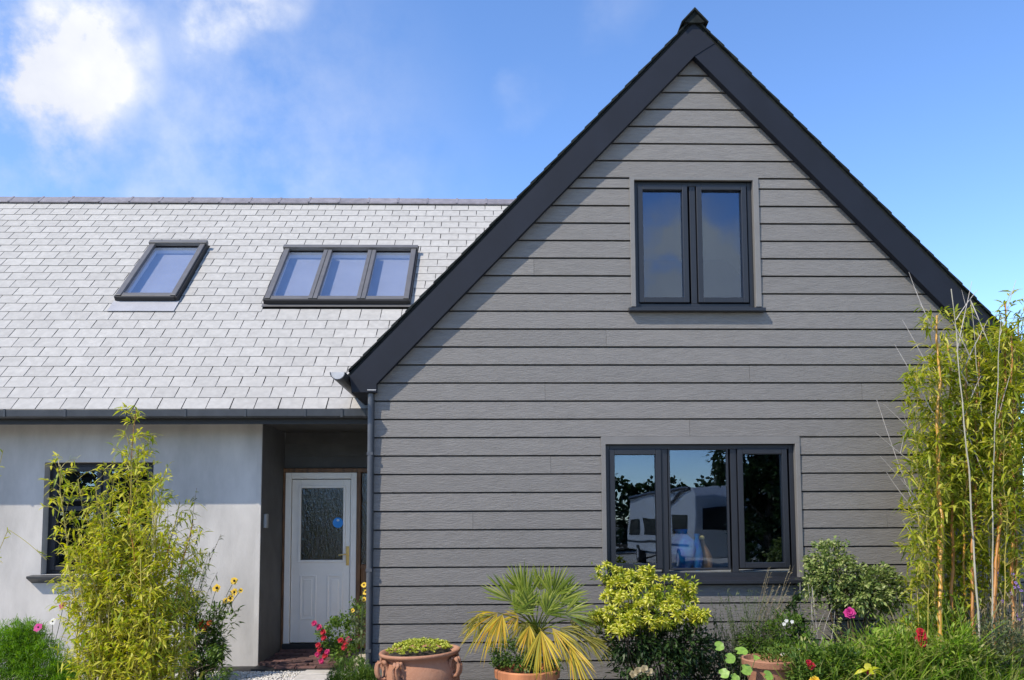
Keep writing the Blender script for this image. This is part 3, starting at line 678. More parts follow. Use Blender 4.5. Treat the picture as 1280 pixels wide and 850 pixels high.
# ---------------------------------------------------------------- bamboo, left
def bamboo(root, specs, lm, leafL, leafW, br, lv, Z0=.25, twigmat=None, seed=1):
    """specs: (base, tip, radius, material, leafy from t, bend)"""
    rn = random.Random(seed); VF = []; tw = MB()
    for (b0, tp, r, mt, t0, bend) in specs:
        pts = curve(b0, tp, bend, 14); length = np.linalg.norm(np.array(tp) - np.array(b0))
        m = MB(); nn = int(length / .19)
        fine = []; rr = []
        ph = rn.uniform(0, 6)
        for k in range(nn + 1):
            t = k / nn; p = on_path(pts, t) + np.array([.010 * math.sin(2.1 * k + ph) + .012 * math.sin(.9 * k + ph * 2), .008 * math.cos(1.7 * k + ph), 0]) * min(1, k / 2) * (.35 if t0 >= 1 else 1); q = r * (1 - .62 * t)
            fine += [p, p + np.array([0, 0, .006])] ; rr += [q * 1.3, q]
        m.tube(fine, rr, 7).build('culm', mt, root, smooth=True)
        if t0 >= 1: continue
        for k in range(int(nn * br)):
            t = rn.uniform(t0, 1); p = on_path(pts, t)
            ang = rn.uniform(0, 2 * math.pi); l = rn.uniform(.10, .34) * (1.15 - .55 * t)
            d = np.array([math.cos(ang), math.sin(ang) * .8, rn.uniform(.25, 1.1)]); d /= np.linalg.norm(d)
            q = p + d * l; bp = curve(p, q, (0, 0, .03), 5)
            tw.tube(bp, [.0022, .0019, .0016, .0013, .0009], 4)
            c = rn.randint(max(2, lv - 3), lv + 2); P = np.array([on_path(bp, rn.uniform(.25, 1)) for _ in range(c)])
            D = d * .7 + rng.normal(0, .75, (c, 3)) + np.array([0, 0, -.05])
            VF.append(leaves(P, D, leafL * rng.uniform(.55, 1.3, c), leafW * rng.uniform(.7, 1.25, c), .35))
    V, F = merge(*VF)
    link('foliage', V, F, lm, root, kind='stuff')
    tw.build('twigs', twigmat or CULMY, root, kind='stuff')
b0 = at(165, 905, 6.50)
bl = thing('bamboo', 'yellow green leafy bamboo standing in front of the rendered wall and its window', 'bamboo', (b0[0], 6.50, .03))
sp_ = []
tipsL = [(168, 512, 6.50), (160, 548, 6.45), (176, 560, 6.55), (74, 582, 6.35), (96, 600, 6.45), (118, 610, 6.40), (140, 600, 6.65), (205, 590, 6.50), (222, 628, 6.55), (240, 655, 6.45), (100, 660, 6.40), (86, 690, 6.35), (90, 730, 6.30), (248, 690, 6.55), (130, 640, 6.30), (190, 610, 6.35), (160, 650, 6.25), (210, 680, 6.30), (115, 720, 6.20), (175, 700, 6.15), (235, 740, 6.35), (140, 745, 6.15), (200, 755, 6.20), (100, 770, 6.20), (222, 790, 6.30), (165, 780, 6.13), (130, 800, 6.15)]
for (u, v, Y) in tipsL:
    bu = 165 + (u - 165) * .45 + random.uniform(-25, 25)
    p0 = at(bu, 900, Y); p0[2] = .03; p0[1] = 6.45 + (Y - 6.45) * .8 + random.uniform(-.1, .1)
    tp = at(u, v, Y)
    sp_.append((p0, tp, random.uniform(.006, .010), random.choice([CULMY, CULMY, CULMO]), .22, (random.uniform(-.04, .04) - (tp[0] - p0[0]) * .10, 0, .0)))
for k in range(26):
    u = random.uniform(95, 240); v = random.uniform(640, 825); Y = random.uniform(6.10, 6.45); p0 = at(165 + (u - 165) * .6, 900, Y); p0[2] = .03
    sp_.append((p0, at(u, v, Y), .006, CULMY, .12, (0, 0, 0)))
bamboo(bl, sp_, LM['bambooL'], .072, .0145, 6.0, 9, seed=3)
# a few thin sprays reaching in from outside the left of the frame
br_ = thing('plant_spray', 'thin leafy spray reaching in at the left edge before the white wall', 'plant', (*at(-60, 700, 7.5)[:2], .02))
mb = MB(); VF = []
for (u0, v0, u1, v1, bz) in ((-60, 850, 10, 662, .05), (10, 662, 58, 700, .02), (-60, 850, 4, 562, .05)):
    pts = curve(at(u0, v0, 7.5), at(u1, v1, 7.5), (0, 0, bz), 8); mb.tube(pts, .0028, 5)
    k = 10; P = np.array([on_path(pts, random.uniform(.72, 1)) for _ in range(k)])
    VF.append(leaves(P, rng.normal(0, .7, (k, 3)) + np.array([.6, 0, .1]), rng.uniform(.04, .08, k), .014))
mb.build('stem', CULMY, br_); V, F = merge(*VF); link('foliage', V, F, LM['bambooL'], br_, kind='stuff')

# ---------------------------------------------------------------- bamboo, right
b0 = at(1215, 900, 7.25)
brt = thing('bamboo', 'tall green bamboo with golden orange canes at the right end of the gable', 'bamboo', (b0[0], 7.25, .03))
def bz(u, v, Y): return at(u, v, Y)
def cane(ub, Yb, ut, vt, Yt, r, mt, t0, bend=(0, 0, 0)):
    p0 = at(ub, 860, Yb); p0[2] = .03; return (p0, at(ut, vt, Yt), r, mt, t0, bend)
spr = [cane(1177, 6.70, 1171, 395, 6.9, .0185, CULMG, .46), cane(1192, 6.74, 1186, 430, 7.3, .015, CULMO, .46), cane(1211, 6.72, 1224, 420, 7.2, .014, CULMO, .46), cane(1238, 6.70, 1258, 378, 7.12, .016, CULMO, .46), cane(1262, 6.74, 1272, 400, 7.2, .014, CULMO, .3),
       cane(1200, 7.4, 1205, 395, 7.45, .012, CULMY, .44), cane(1225, 7.45, 1240, 440, 7.5, .012, CULMY, .44), cane(1285, 7.2, 1300, 385, 7.25, .014, CULMG, .3), cane(1180, 7.35, 1160, 445, 7.35, .011, CULMY, .44), cane(1250, 7.4, 1280, 430, 7.4, .012, CULMY, .44), cane(1170, 7.2, 1148, 520, 7.15, .008, CULMY, .3), cane(1180, 7.15, 1140, 590, 7.1, .007, CULMY, .35), cane(1175, 7.1, 1150, 660, 7.05, .006, CULMY, .4), cane(1275, 7.3, 1268, 470, 7.3, .01, CULMY, .44),
       cane(1295, 7.1, 1310, 480, 7.1, .01, CULMY, .44), cane(1215, 7.0, 1215, 640, 7.0, .006, CULMY, .4), cane(1245, 7.05, 1255, 600, 7.05, .006, CULMY, .4), cane(1195, 7.02, 1192, 690, 7.0, .006, CULMY, .45),
       cane(1227, 6.66, 1189, 362, 6.7, .0085, CULMD, 1.0, (.03, 0, 0)), cane(1243, 6.66, 1252, 395, 6.75, .0065, CULMD, 1.0, (-.05, 0, 0)), cane(1240, 7.05, 1213, 375, 7.06, .006, CULMD, 1.0, (.05, 0, 0))]
for u in (1184, 1202, 1219, 1247, 1270, 1290, 1168): spr.append(cane(u + random.uniform(-4, 4), random.uniform(6.88, 7.05), u + random.uniform(-14, 14), random.uniform(400, 520), random.uniform(6.9, 7.15), random.uniform(.008, .0115), random.choice([CULMO, CULMG, CULMY]), .55))
for k in range(4):
    u = random.choice((1150, 1165, 1200, 1215, 1250, 1275, 1290)) + random.uniform(-8, 8); spr.append(cane(u + random.uniform(-6, 6), random.uniform(6.7, 6.85), u, random.uniform(440, 640), random.uniform(6.7, 6.85), .005, CULMY, .4))
for k in range(9):
    u = random.uniform(1150, 1300); spr.append(cane(1215 + (u - 1215) * .5, random.uniform(7.3, 7.5), u, random.uniform(400, 640), random.uniform(7.3, 7.55), .007, CULMY, .5))
bamboo(brt, spr, LM['bambooR'], .105, .019, 3.5, 9, seed=5)
dt = MB()
for (u0, v0, u1, v1, bx) in ((1166, 690, 1096, 500, -.02), (1160, 640, 1100, 570, .0), (1164, 660, 1108, 590, -.03), (1160, 560, 1104, 505, .0), (1168, 520, 1118, 430, .0), (1166, 470, 1128, 400, 0), (1180, 440, 1136, 340, -.02), (1160, 705, 1128, 650, 0), (1170, 600, 1094, 540, -.03), (1205, 520, 1226, 470, 0), (1196, 440, 1215, 352, 0), (1228, 640, 1280, 590, 0), (1238, 560, 1262, 470, 0), (1213, 375, 1240, 440, 0), (1214, 450, 1190, 400, 0), (1195, 400, 1222, 362, 0), (1240, 700, 1280, 650, 0), (1232, 600, 1200, 520, 0), (1250, 420, 1270, 350, 0), (1200, 470, 1235, 400, 0), (1222, 540, 1255, 500, 0), (1210, 480, 1185, 440, 0)):
    Y = random.uniform(6.95, 7.1); pts = curve(at(u0, v0, Y), at(u1, v1, Y - .05), (bx, 0, .01), 6); dt.tube(pts, [.0052, .0047, .004, .0033, .0026, .0016], 5)
    if random.random() < .7:
        q = on_path(pts, random.uniform(.4, .7)); dt.tube(curve(q, q + np.array([random.uniform(-.12, .05), 0, random.uniform(.04, .16)]), n=4), [.0024, .002, .0016, .001], 4)
dt.build('dead_twigs', TWIG, brt, kind='stuff')

# ---------------------------------------------------------------- left bed
c0 = at(30, 900, 7.1)
ft = thing('feathery_plant', 'bright green feathery bush of cosmos foliage in the lower left corner', 'plant', (c0[0], 7.1, .03))
blobs = [(at(5, 830, 7.1), (.30, .25, .36)), (at(50, 840, 7.05), (.28, .22, .30)), (at(-40, 830, 7.2), (.25, .2, .36)), (at(80, 865, 7.0), (.26, .2, .28)), (at(28, 805, 7.15), (.22, .2, .2))]
VF = []
for c, r in blobs:
    m = 900; d = sphere_pts(m); ctr = np.array(c) + d * rng.uniform(.35, 1, (m, 1)) * np.array(r)
    for k in range(9):
        D = d * .5 + sphere_pts(m) * .8 + np.array([0, 0, .5]); VF.append(leaves(ctr + rng.normal(0, .012, (m, 3)), D, rng.uniform(.035, .085, m), .0048, .3))
V, F = merge(*VF); link('foliage', V, F, LM['fern'], ft, kind='stuff')
mb = MB(); stems_to(mb, (c0[0], 7.1, .03), [c for c, r in blobs] * 3, .006, .12)
heads = [((48, 784), 'pink', .04, 'flower'), ((79, 757), 'crimson', .036, 'flower'), ((66, 777), 'whitef', .032, 'flower'), ((88, 768), 'yellow', .024, 'flower')]
for (uv, mt, r, nm) in heads:
    c = at(*uv, 7.02); mb.tube(curve((c0[0] + .15, 7.08, .2), c, (.02, 0, .03), 7), .0025, 5); flower(ft, c, (-.2, -1, .45), r, 8, LM[mt], LM['centre'], .2)
mb.build('stem', STEM, ft)

def shrub(name, label, cat, basept, blobs, n, L, Wd, lm, clumps=70, spread=.05, stem=STEMB, droop=.3, r=.007, fill=.4, lift=.35, out=.9, extra=None):
    t = thing(name, label, cat, (basept[0], basept[1], .03))
    V, F = clump_leaves(blobs, n, L, Wd, clumps, spread, droop, out, fill, lift)
    link('foliage', V, F, lm, t, kind='stuff')
    mb = MB(); stems_to(mb, (basept[0], basept[1], .03), [np.array(c) + np.array([random.uniform(-.6, .6) * q[0], random.uniform(-.5, .5) * q[1], random.uniform(0, .6) * q[2]]) for c, q in blobs for _ in range(4)], r)
    mb.build('stem', stem, t)
    return t
shrub('leafy_shrub', 'loose dark green leafy shrub between the yellow bamboo and the porch corner', 'shrub', at(235, 870, 8.0),
      [(at(232, 785, 8.1), (.26, .22, .34)), (at(252, 805, 8.1), (.20, .2, .28)), (at(222, 735, 8.1), (.22, .18, .28)), (at(250, 838, 7.9), (.25, .2, .18)), (at(262, 780, 8.15), (.10, .1, .18))], 4200, .06, .018, LM['mid'], 110, .06)
t = thing('leafy_spray', 'thin sprays of small grey green leaves against the white wall right of the bamboo', 'plant', (*at(215, 880, 8.15)[:2], .03))
mb = MB(); VF = []
for (u, v) in ((262, 690), (250, 660), (276, 668), (240, 700), (258, 725), (225, 640), (272, 715), (235, 670), (210, 620), (246, 610), (290, 740), (280, 760)):
    pts = curve(at(215 + random.uniform(-10, 20), 880, 8.15), at(u, v, 8.1 + random.uniform(-.1, .1)), (-.06, 0, .02), 9); mb.tube(pts, [.004 - .0003 * i for i in range(9)], 5)
    k = 46; tt = rng.uniform(.35, 1, k); P = np.array([on_path(pts, x) for x in tt]); VF.append(leaves(P, rng.normal(0, .8, (k, 3)) + np.array([.2, 0, .1]), rng.uniform(.04, .075, k), .013, .4))
V, F = merge(*VF); link('foliage', V, F, LM['herb'], t, kind='stuff'); mb.build('stem', STEMB, t)
t = thing('coneflower', 'yellow daisies with dark centres leaning by the white wall near the porch corner', 'flowers', (*at(262, 860, 8.5)[:2], .02))
mb = MB(); base = np.array([*at(262, 860, 8.5)[:2], .02])
for (u, v, r) in ((271, 735, .046), (293, 726, .044), (293, 740, .042), (301, 738, .028), (288, 748, .042), (282, 751, .034)):
    c = at(u, v, 8.45); mb.tube(curve(base, c, (-.05, 0, .06), 8), .0032, 5); flower(t, c, (-.15, -1, .35), r, 9, LM['yellow'], LM['centre'], .3)
V, F = clump_leaves([(at(272, 790, 8.5), (.14, .1, .28)), (at(288, 775, 8.5), (.09, .06, .18))], 260, .09, .02, LM and 26, .04); link('foliage', V, F, LM['mid'], t, kind='stuff'); mb.build('stem', STEM, t)
t = thing('orange_flower', 'orange blossoms on dark foliage below the yellow daisies', 'flowers', (*at(250, 870, 8.15)[:2], .03))
mb = MB(); base = np.array([*at(250, 870, 8.15)[:2], .03])
for (u, v) in ((252, 778), (262, 779), (256, 784), (249, 783)):
    c = at(u, v, 8.05); mb.tube(curve(base, c, (0, 0, .04), 6), .003, 5); flower(t, c, (-.3, -1, .5), .032, 6, LM['orange'], layers=2)
V, F = clump_leaves([(at(255, 815, 8.15), (.15, .12, .25))], 420, .06, .022, 40, .05); link('foliage', V, F, LM['dark'], t, kind='stuff'); mb.build('stem', STEM, t)

# ---------------------------------------------------------------- plants by the door
pb = at(430, 880, 8.6)
t = thing('red_flower', 'red snapdragons and green leaves growing by the door at the downpipe', 'flowers', (pb[0], 8.6, .02))
blobs = [(at(430, 790, 8.6), (.22, .18, .14)), (at(448, 772, 8.55), (.10, .1, .14)), (at(415, 800, 8.6), (.16, .14, .14)), (at(440, 815, 8.5), (.2, .16, .14))]
V, F = clump_leaves(blobs, 1500, .055, .024, 90, .05); link('foliage', V, F, LM['mid'], t, kind='stuff'); mb = MB()
for k, (u, v, mt) in enumerate(((393, 779, 'crimson'), (399, 784, 'crimson'), (404, 790, 'red'), (405, 797, 'red'), (426, 800, 'red'), (432, 804, 'red'), (430, 809, 'red'), (436, 799, 'crimson'), (400, 812, 'red'), (397, 818, 'crimson'), (406, 820, 'red'), (402, 826, 'crimson'), (398, 806, 'red'), (409, 815, 'crimson'))):
    c = at(u, v, 8.38); mb.tube(curve((pb[0], 8.55, .05), c, (0, 0, .05), 6), .0025, 5); flower(t, c, (-.3, -1, .4), .034, 6, LM[mt], layers=2)
mb.build('stem', STEM, t)
t = thing('sunflower', 'tall stalk of yellow blossoms and grey leaves beside the downpipe and door', 'flowers', (*at(452, 880, 8.3)[:2], .02))
mb = MB(); base = np.array([*at(452, 880, 8.3)[:2], .02])
for (u, v, r) in ((455, 731, .032), (457, 740, .034), (455, 749, .028), (441, 763, .024)):
    c = at(u, v, 8.25); mb.tube(curve(base, c, (-.02, 0, .02), 7), .004, 5); flower(t, c, (-.3, -1, .3), r, 8, LM['yellow'], LM['centre'], .3)
V, F = clump_leaves([(at(452, 765, 8.3), (.07, .07, .14)), (at(446, 790, 8.25), (.08, .08, .12))], 130, .07, .03, 24, .03); link('foliage', V, F, LM['herb'], t, kind='stuff'); mb.build('stem', STEM, t)
pb = at(438, 880, 7.45)
t = thing('rosemary_bush', 'low rounded dark green rosemary mound at the foot of the downpipe', 'shrub', (pb[0], 7.45, .03))
VF = []
for c, r in ((at(440, 845, 7.45), (.21, .18, .15)), (at(425, 860, 7.4), (.16, .15, .12)), (at(455, 855, 7.4), (.13, .13, .13))):
    m = 700; d = sphere_pts(m); ctr = np.array(c) + d * rng.uniform(.5, 1, (m, 1)) * np.array(r)
    for k in range(3): VF.append(leaves(ctr + rng.normal(0, .01, (m, 3)), d * .4 + sphere_pts(m) * .5 + np.array([0, 0, .7]), rng.uniform(.03, .065, m), .006, .15))
V, F = merge(*VF); link('foliage', V, F, LM['mid'], t, kind='stuff'); mb = MB(); stems_to(mb, (pb[0], 7.45, .03), [at(430, 830, 7.45), at(445, 825, 7.45), at(455, 840, 7.45)] * 2, .005); mb.build('stem', STEMB, t)

# ---------------------------------------------------------------- terracotta urn with sedum
uc = np.array([*at(528, 812, 6.9)[:2], 0]); UR = .355
tiltm = Matrix.Rotation(rad(-2.6), 3, 'Y')
urn = thing('terracotta_urn', 'wide round terracotta urn with looped handles below the weatherboards', 'plant pot', (uc[0], 6.9, .03))
hz = at(528, 825, 6.55)[2]
prof = [(.18, 0), (.26, .03), (.335, .12), (.36, .20), (.355, hz - .14), (.325, hz - .085), (.318, hz - .07), (.345, hz - .045), (.375, hz - .03), (.38, hz - .015), (.372, hz - .004), (.35, hz - .006), (.325, hz - .03), (.31, hz - .06), (0, hz - .065)]
prof = [(r * .9, z) for r, z in prof]
MB().lathe(prof, (uc[0], 6.9, .03), 48, tiltm).build('body', M['terra'], urn, smooth=True)
for ang in (-152, -118, -32, 150, 40):
    ca, sa = math.cos(rad(ang)), math.sin(rad(ang)); zt = hz - .05
    lp = []
    for k in range(13):
        a = rad(70 - 320 * k / 12); rr = .315 + .032 + .042 * math.cos(a); z = zt - .075 + .075 * math.sin(a)
        q = tiltm @ Vector((rr * ca, rr * sa, z)); lp.append((uc[0] + q.x, 6.9 + q.y, .03 + q.z))
    MB().tube(lp, .017, 8).build('handle', M['terra'], urn, smooth=True)
    s_ = .03; lp2 = []
    for k in range(13):
        a = rad(70 - 320 * k / 12); rr = .315 + .032 + .042 * math.cos(a); z = zt - .075 + .075 * math.sin(a)
        q = tiltm @ Vector((rr * ca - s_ * sa, rr * sa + s_ * ca, z)); lp2.append((uc[0] + q.x, 6.9 + q.y, .03 + q.z))
    MB().tube(lp2, .015, 8).build('handle', M['terra'], urn, smooth=True)
sd_ = thing('sedum', 'pale yellow green sedum filling the terracotta urn', 'plant', (uc[0], 6.9, hz - .03))
VF = []
for k in range(330):
    a = random.uniform(0, 2 * math.pi); r = .27 * math.sqrt(random.random()); q = tiltm @ Vector((r * math.cos(a), r * math.sin(a), hz + .005 + .055 * (1 - (r / .27) ** 2) + random.uniform(-.012, .012)))
    c = np.array([uc[0] + q.x, 6.9 + q.y, .03 + q.z]); m = 9; d = sphere_pts(m); d[:, 2] = np.abs(d[:, 2]) + .25
    VF.append(leaves(np.tile(c, (m, 1)), d, rng.uniform(.02, .036, m), .013, .1, .4))
V, F = merge(*VF); link('foliage', V, F, LM['sedum'], sd_, kind='stuff')
mb = MB()
MB().lathe([(0, hz - .02), (.25, hz - .02), (.275, hz - .04)], (uc[0], 6.9, .03), 24, tiltm).build('soil', M['soil'], sd_)

# ---------------------------------------------------------------- fan palm
pc = at(659, 838, 6.75); PX = pc[0]; zt = at(659, 842, 6.5)[2]
pot = thing('terracotta_pot', 'round orange terracotta pot holding the fan palm', 'plant pot', (PX, 6.75, .03))
MB().lathe([(.19, 0), (.24, zt - .12), (.25, zt - .10), (.268, zt - .10), (.272, zt - .04), (.266, zt - .03), (.25, zt - .03), (.245, zt - .08), (0, zt - .08)], (PX, 6.75, .03), 40).build('body', M['terra2'], pot, smooth=False)
pal = thing('fan_palm', 'small fan palm with green upright fans and drooping yellow fans in a pot', 'palm', (PX, 6.75, zt - .04))
crown = at(672, 792, 6.75)
MB().tube([(PX + .05, 6.75, zt - .06), (crown[0] - .01, 6.75, crown[2] - .08), (crown[0], 6.75, crown[2])], [.055, .05, .035], 10).build('trunk', M['bark'], pal)
def frond(hub, face, up_, Lf, spread, nl, lm, wd, droop, pet=True, nm='frond'):
    """palmate leaf: nl narrow leaflets fanned about the direction up_ in the plane facing `face`"""
    hub = np.array(hub); u_ = unit(np.array(up_, float)); f = unit(np.array(face, float)); f = unit(f - u_ * (f @ u_)); s_ = np.cross(u_, f)
    th = np.linspace(-spread / 2, spread / 2, nl) + rng.normal(0, .045, nl)
    D = np.cos(th)[:, None] * u_ + np.sin(th)[:, None] * s_ + f * rng.normal(.10, .16, nl)[:, None]
    L = Lf * (1 - .28 * (np.abs(th) / (spread / 2)) ** 2) * rng.uniform(.88, 1.08, nl)
    V, F = leaves(np.tile(hub, (nl, 1)), D, L, wd * rng.uniform(.7, 1.15, nl), droop * rng.uniform(.4, 1.7, (nl, 1)), .55, upv=np.tile(f, (nl, 1)) + rng.normal(0, .12, (nl, 3)), prof=((.45, 1), (.78, .62)))
    o = link(nm, V, F, lm, pal)
    if pet: MB().tube(curve(crown + rng.normal(0, .012, 3), hub, (0, 0, .03), 6), [.006, .0055, .005, .005, .0045, .004], 6).build('leaf_stalk', LM['palm'] if lm is not LM['palmy'] else LM['palmo'], o)
    return o
def fr(u, v, Y, du, dv, L, sp, n, lm, wd=.017, droop=.12, fy=-.6, dy=0):
    n = int(n * 1.45); wd *= .74
    h = at(u, v, Y); q = at(u + du, v + dv, Y) - h; q = unit(q) + np.array([0, dy, 0]); return frond(h, (0, -1, .25 if fy == -.6 else fy), q, L, rad(sp), n, lm, wd, droop)
fr(657, 752, 6.75, 2, -40, .34, 62, 13, LM['palm'], .019, 0)          # tallest, upright
fr(640, 752, 6.70, -40, -38, .31, 70, 15, LM['palm'], .018, .05)
fr(690, 745, 6.68, 14, -40, .29, 110, 22, LM['palm'], .017, .05)
fr(700, 752, 6.66, 40, -28, .28, 100, 20, LM['palm'], .017, .1)
fr(664, 765, 6.62, -20, -40, .25, 110, 20, LM['palm'], .017, .1)
fr(682, 768, 6.60, 20, -30, .25, 130, 24, LM['palm'], .017, .12)
fr(706, 768, 6.62, 40, -14, .27, 100, 18, LM['palm'], .016, .15)
fr(652, 740, 6.9, -20, -40, .27, 90, 16, LM['palm'], .017, 0)
fr(675, 738, 6.9, 8, -40, .24, 90, 16, LM['palm'], .017, 0)
fr(700, 785, 6.62, 40, 24, .33, 100, 22, LM['palmo'], .015, .35, dy=-.2)
fr(712, 775, 6.75, 40, 14, .30, 80, 16, LM['palmo'], .015, .3)
fr(648, 770, 6.62, -30, 10, .16, 130, 16, LM['palmy'], .013, .3, dy=-.3)
fr(622, 766, 6.60, -40, 22, .33, 95, 22, LM['palmy'], .016, .42, dy=-.15)
fr(628, 768, 6.52, -16, 38, .24, 80, 16, LM['palmy'], .015, .25, dy=-.2)
fr(600, 768, 6.55, -20, 30, .22, 70, 9, LM['palmo'], .012, .3)
fr(676, 788, 6.45, 2, 40, .34, 84, 24, LM['palmy'], .017, .12, dy=-.25)
fr(690, 785, 6.42, 30, 36, .30, 50, 12, LM['palmy'], .014, .15, dy=-.2)
fr(712, 805, 6.40, 18, 40, .37, 46, 13, LM['palmy'], .017, .12, dy=-.15)
fr(730, 795, 6.62, 40, 26, .25, 60, 14, LM['palmo'], .014, .25)
fr(655, 778, 6.75, -18, 34, .2, 90, 12, LM['palmo'], .014, .2)
for k in range(7): fr(random.uniform(640, 705), random.uniform(745, 772), random.uniform(6.6, 6.95), random.uniform(-30, 34), random.uniform(-42, -18), random.uniform(.2, .3), random.uniform(60, 110), 14, LM['palm'], .017, random.uniform(.02, .2))
for k in range(4): fr(random.uniform(640, 720), random.uniform(775, 790), random.uniform(6.5, 6.8), random.uniform(-30, 34), random.uniform(14, 40), random.uniform(.16, .28), random.uniform(60, 100), 12, LM['palmo'], .015, random.uniform(.15, .4))
fr(662, 782, 6.5, -10, 36, .22, 70, 12, LM['palmy'], .015, .25, dy=-.2)
un = thing('ground_cover_plant', 'dense dark green small leaved plant under the palm in its pot', 'plant', (PX, 6.75, zt - .05))
V, F = clump_leaves([(at(640, 822, 6.72), (.17, .15, .10)), (at(665, 828, 6.65), (.17, .13, .06)), (at(628, 812, 6.8), (.12, .12, .12)), (at(690, 832, 6.7), (.1, .12, .05))], 2000, .028, .016, 150, .03); link('foliage', V, F, LM['mid'], un, kind='stuff')
mb = MB(); stems_to(mb, (PX, 6.75, zt - .05), [at(640, 815, 6.72), at(660, 822, 6.7), at(625, 805, 6.8), at(690, 830, 6.7)], .003); mb.build('stem', STEM, un)

# ---------------------------------------------------------------- lime shrub
lb_ = at(815, 900, 6.85)
lime = thing('pieris_shrub', 'lime yellow leaf rosettes over a dark leggy shrub under the lower window', 'shrub', (lb_[0], 6.85, .03))
ros = []
def rosette(m, L):
    th = np.linspace(0, 2 * math.pi * (1 + m / 7), m) ; el = np.linspace(-.25, 1.2, m)
    D = np.stack([np.cos(th) * np.cos(el), np.sin(th) * np.cos(el), np.sin(el)], 1) + rng.normal(0, .1, (m, 3))
    return leaves(np.zeros((m, 3)) + np.stack([0 * th, 0 * th, .012 * el], 1), D, L * (1.05 - .3 * (el > .8)) * rng.uniform(.85, 1.1, m), .0175, .18, .35)
for k in range(5):
    V, F = rosette(26, .055); o = link('rosette_source', V, F, LM['lime'], None); ros.append(o.data); o_ = o; C.objects.unlink(o); bpy.data.objects.remove(o)
cl_ = [(762, 718, 7.0, 16, 14), (785, 728, 7.0, 14, 14), (806, 720, 7.0, 12, 10), (812, 735, 6.92, 20, 16), (840, 738, 6.9, 24, 18), (858, 742, 6.95, 14, 16), (768, 745, 6.92, 14, 10), (790, 755, 6.85, 22, 14), (820, 760, 6.75, 26, 16), (850, 765, 6.72, 24, 12), (868, 770, 6.75, 16, 8), (760, 770, 6.8, 22, 10), (785, 775, 6.72, 22, 10), (815, 778, 6.68, 22, 8), (775, 785, 6.66, 14, 6), (745, 772, 6.85, 8, 8)]
tips = []
for (u, v, Y, ru, rv) in cl_:
    for k in range(15):
        a = random.uniform(0, 2 * math.pi); r = math.sqrt(random.random())
        p = at(u + ru * r * math.cos(a), v + rv * r * math.sin(a), Y + random.uniform(-.1, .1)); tips.append(p)
        Rm = Matrix.Rotation(random.uniform(0, 6.28), 3, 'Z'); Rm = Matrix.Rotation(random.uniform(-.5, .5), 3, 'Y') @ Matrix.Rotation(random.uniform(.1, .9), 3, 'X') @ Rm
        o = inst('leaf_rosette', random.choice(ros), p, lime, Rm); s_ = random.uniform(.7, 1.08); o.scale = (s_, s_, s_)
V, F = clump_leaves([(at(790, 800, 6.85), (.28, .2, .14)), (at(845, 800, 6.85), (.26, .2, .16)), (at(865, 815, 6.9), (.14, .14, .2)), (at(815, 830, 6.85), (.35, .22, .14)), (at(800, 775, 6.95), (.3, .15, .1))], 5200, .058, .020, 260, .05); link('foliage', V, F, LM['dark'], lime, kind='stuff')
V, F = clump_leaves([(at(u, v + 4, Y + .05), (ru * .0078, .12, rv * .0085)) for (u, v, Y, ru, rv) in cl_], 2600, .05, .016, 200, .04, .25, .8, .3, .5); link('young_foliage', V, F, LM['lime2'], lime, kind='stuff')
mb = MB(); stems_to(mb, (lb_[0], 6.85, .03), tips[::6], .007, .15); mb.build('stem', STEMB, lime)
V, F = None, None
t = thing('green_clump', 'bright green strappy clump low between the palm pot and the lime shrub', 'plant', (*at(785, 900, 6.55)[:2], .03))
n = 240; bp_ = at(785, 880, 6.55); P = np.tile((bp_[0], 6.55, .05), (n, 1)) + rng.normal(0, 1, (n, 3)) * np.array([.14, .06, .0]); D = rng.normal(0, .35, (n, 3)) + np.array([0, 0, 1]); V, F = blades(P, D, rng.uniform(.12, .30, n), .010, .5); link('foliage', V, F, LM['grass'], t, kind='stuff')
t = thing('fading_flower', 'peach brown fading blossoms low in front of the lime shrub', 'flowers', (*at(803, 900, 6.5)[:2], .03))
mb = MB()
for (u, v) in ((798, 838), (806, 836), (812, 840), (792, 843)):
    c = at(u, v, 6.5); mb.tube(curve((c[0], 6.52, .04), c, (0, 0, .01), 4), .003, 5); flower(t, c, (0, -1, .6), .035, 6, LM['dry'], layers=2)
mb.build('stem', STEM, t)
shrub('dark_shrub', 'dark green leafy shrub in shade right of the lime shrub', 'shrub', at(895, 890, 7.2), [(at(885, 815, 7.2), (.16, .15, .18)), (at(905, 835, 7.15), (.18, .15, .14)), (at(860, 835, 7.1), (.2, .15, .14))], 1100, .05, .02, LM['dark'], 80)

# ---------------------------------------------------------------- wispy herbs, pot, nasturtium
t = thing('wispy_herb', 'wispy grey green herb with fine stems under the lower window', 'plant', (*at(925, 880, 7.2)[:2], .03))
mb = MB(); VF = []
for k in range(130):
    u, v = random.uniform(888, 990), random.uniform(735, 805); Y = random.uniform(7.1, 7.35)
    pts = curve((at(930 + random.uniform(-25, 25), 880, 7.2)[0], 7.2, .05), at(u, v, Y), (random.uniform(-.05, .05), 0, .03), 7); mb.tube(pts, [.0022 - .0002 * i for i in range(7)], 4)
    m = 30; P = np.array([on_path(pts, x) for x in rng.uniform(.25, 1, m)]); VF.append(leaves(P, rng.normal(0, .8, (m, 3)) + np.array([0, 0, .4]), rng.uniform(.018, .045, m), .008, .2))
V, F = merge(*VF); link('foliage', V, F, LM['herb'], t, kind='stuff'); mb.build('stem', STEM, t)
t = thing('dry_grass', 'brown dry seed stalks leaning right beneath the lower window sill', 'grass', (*at(950, 880, 7.25)[:2], .03))
mb = MB(); VF = []
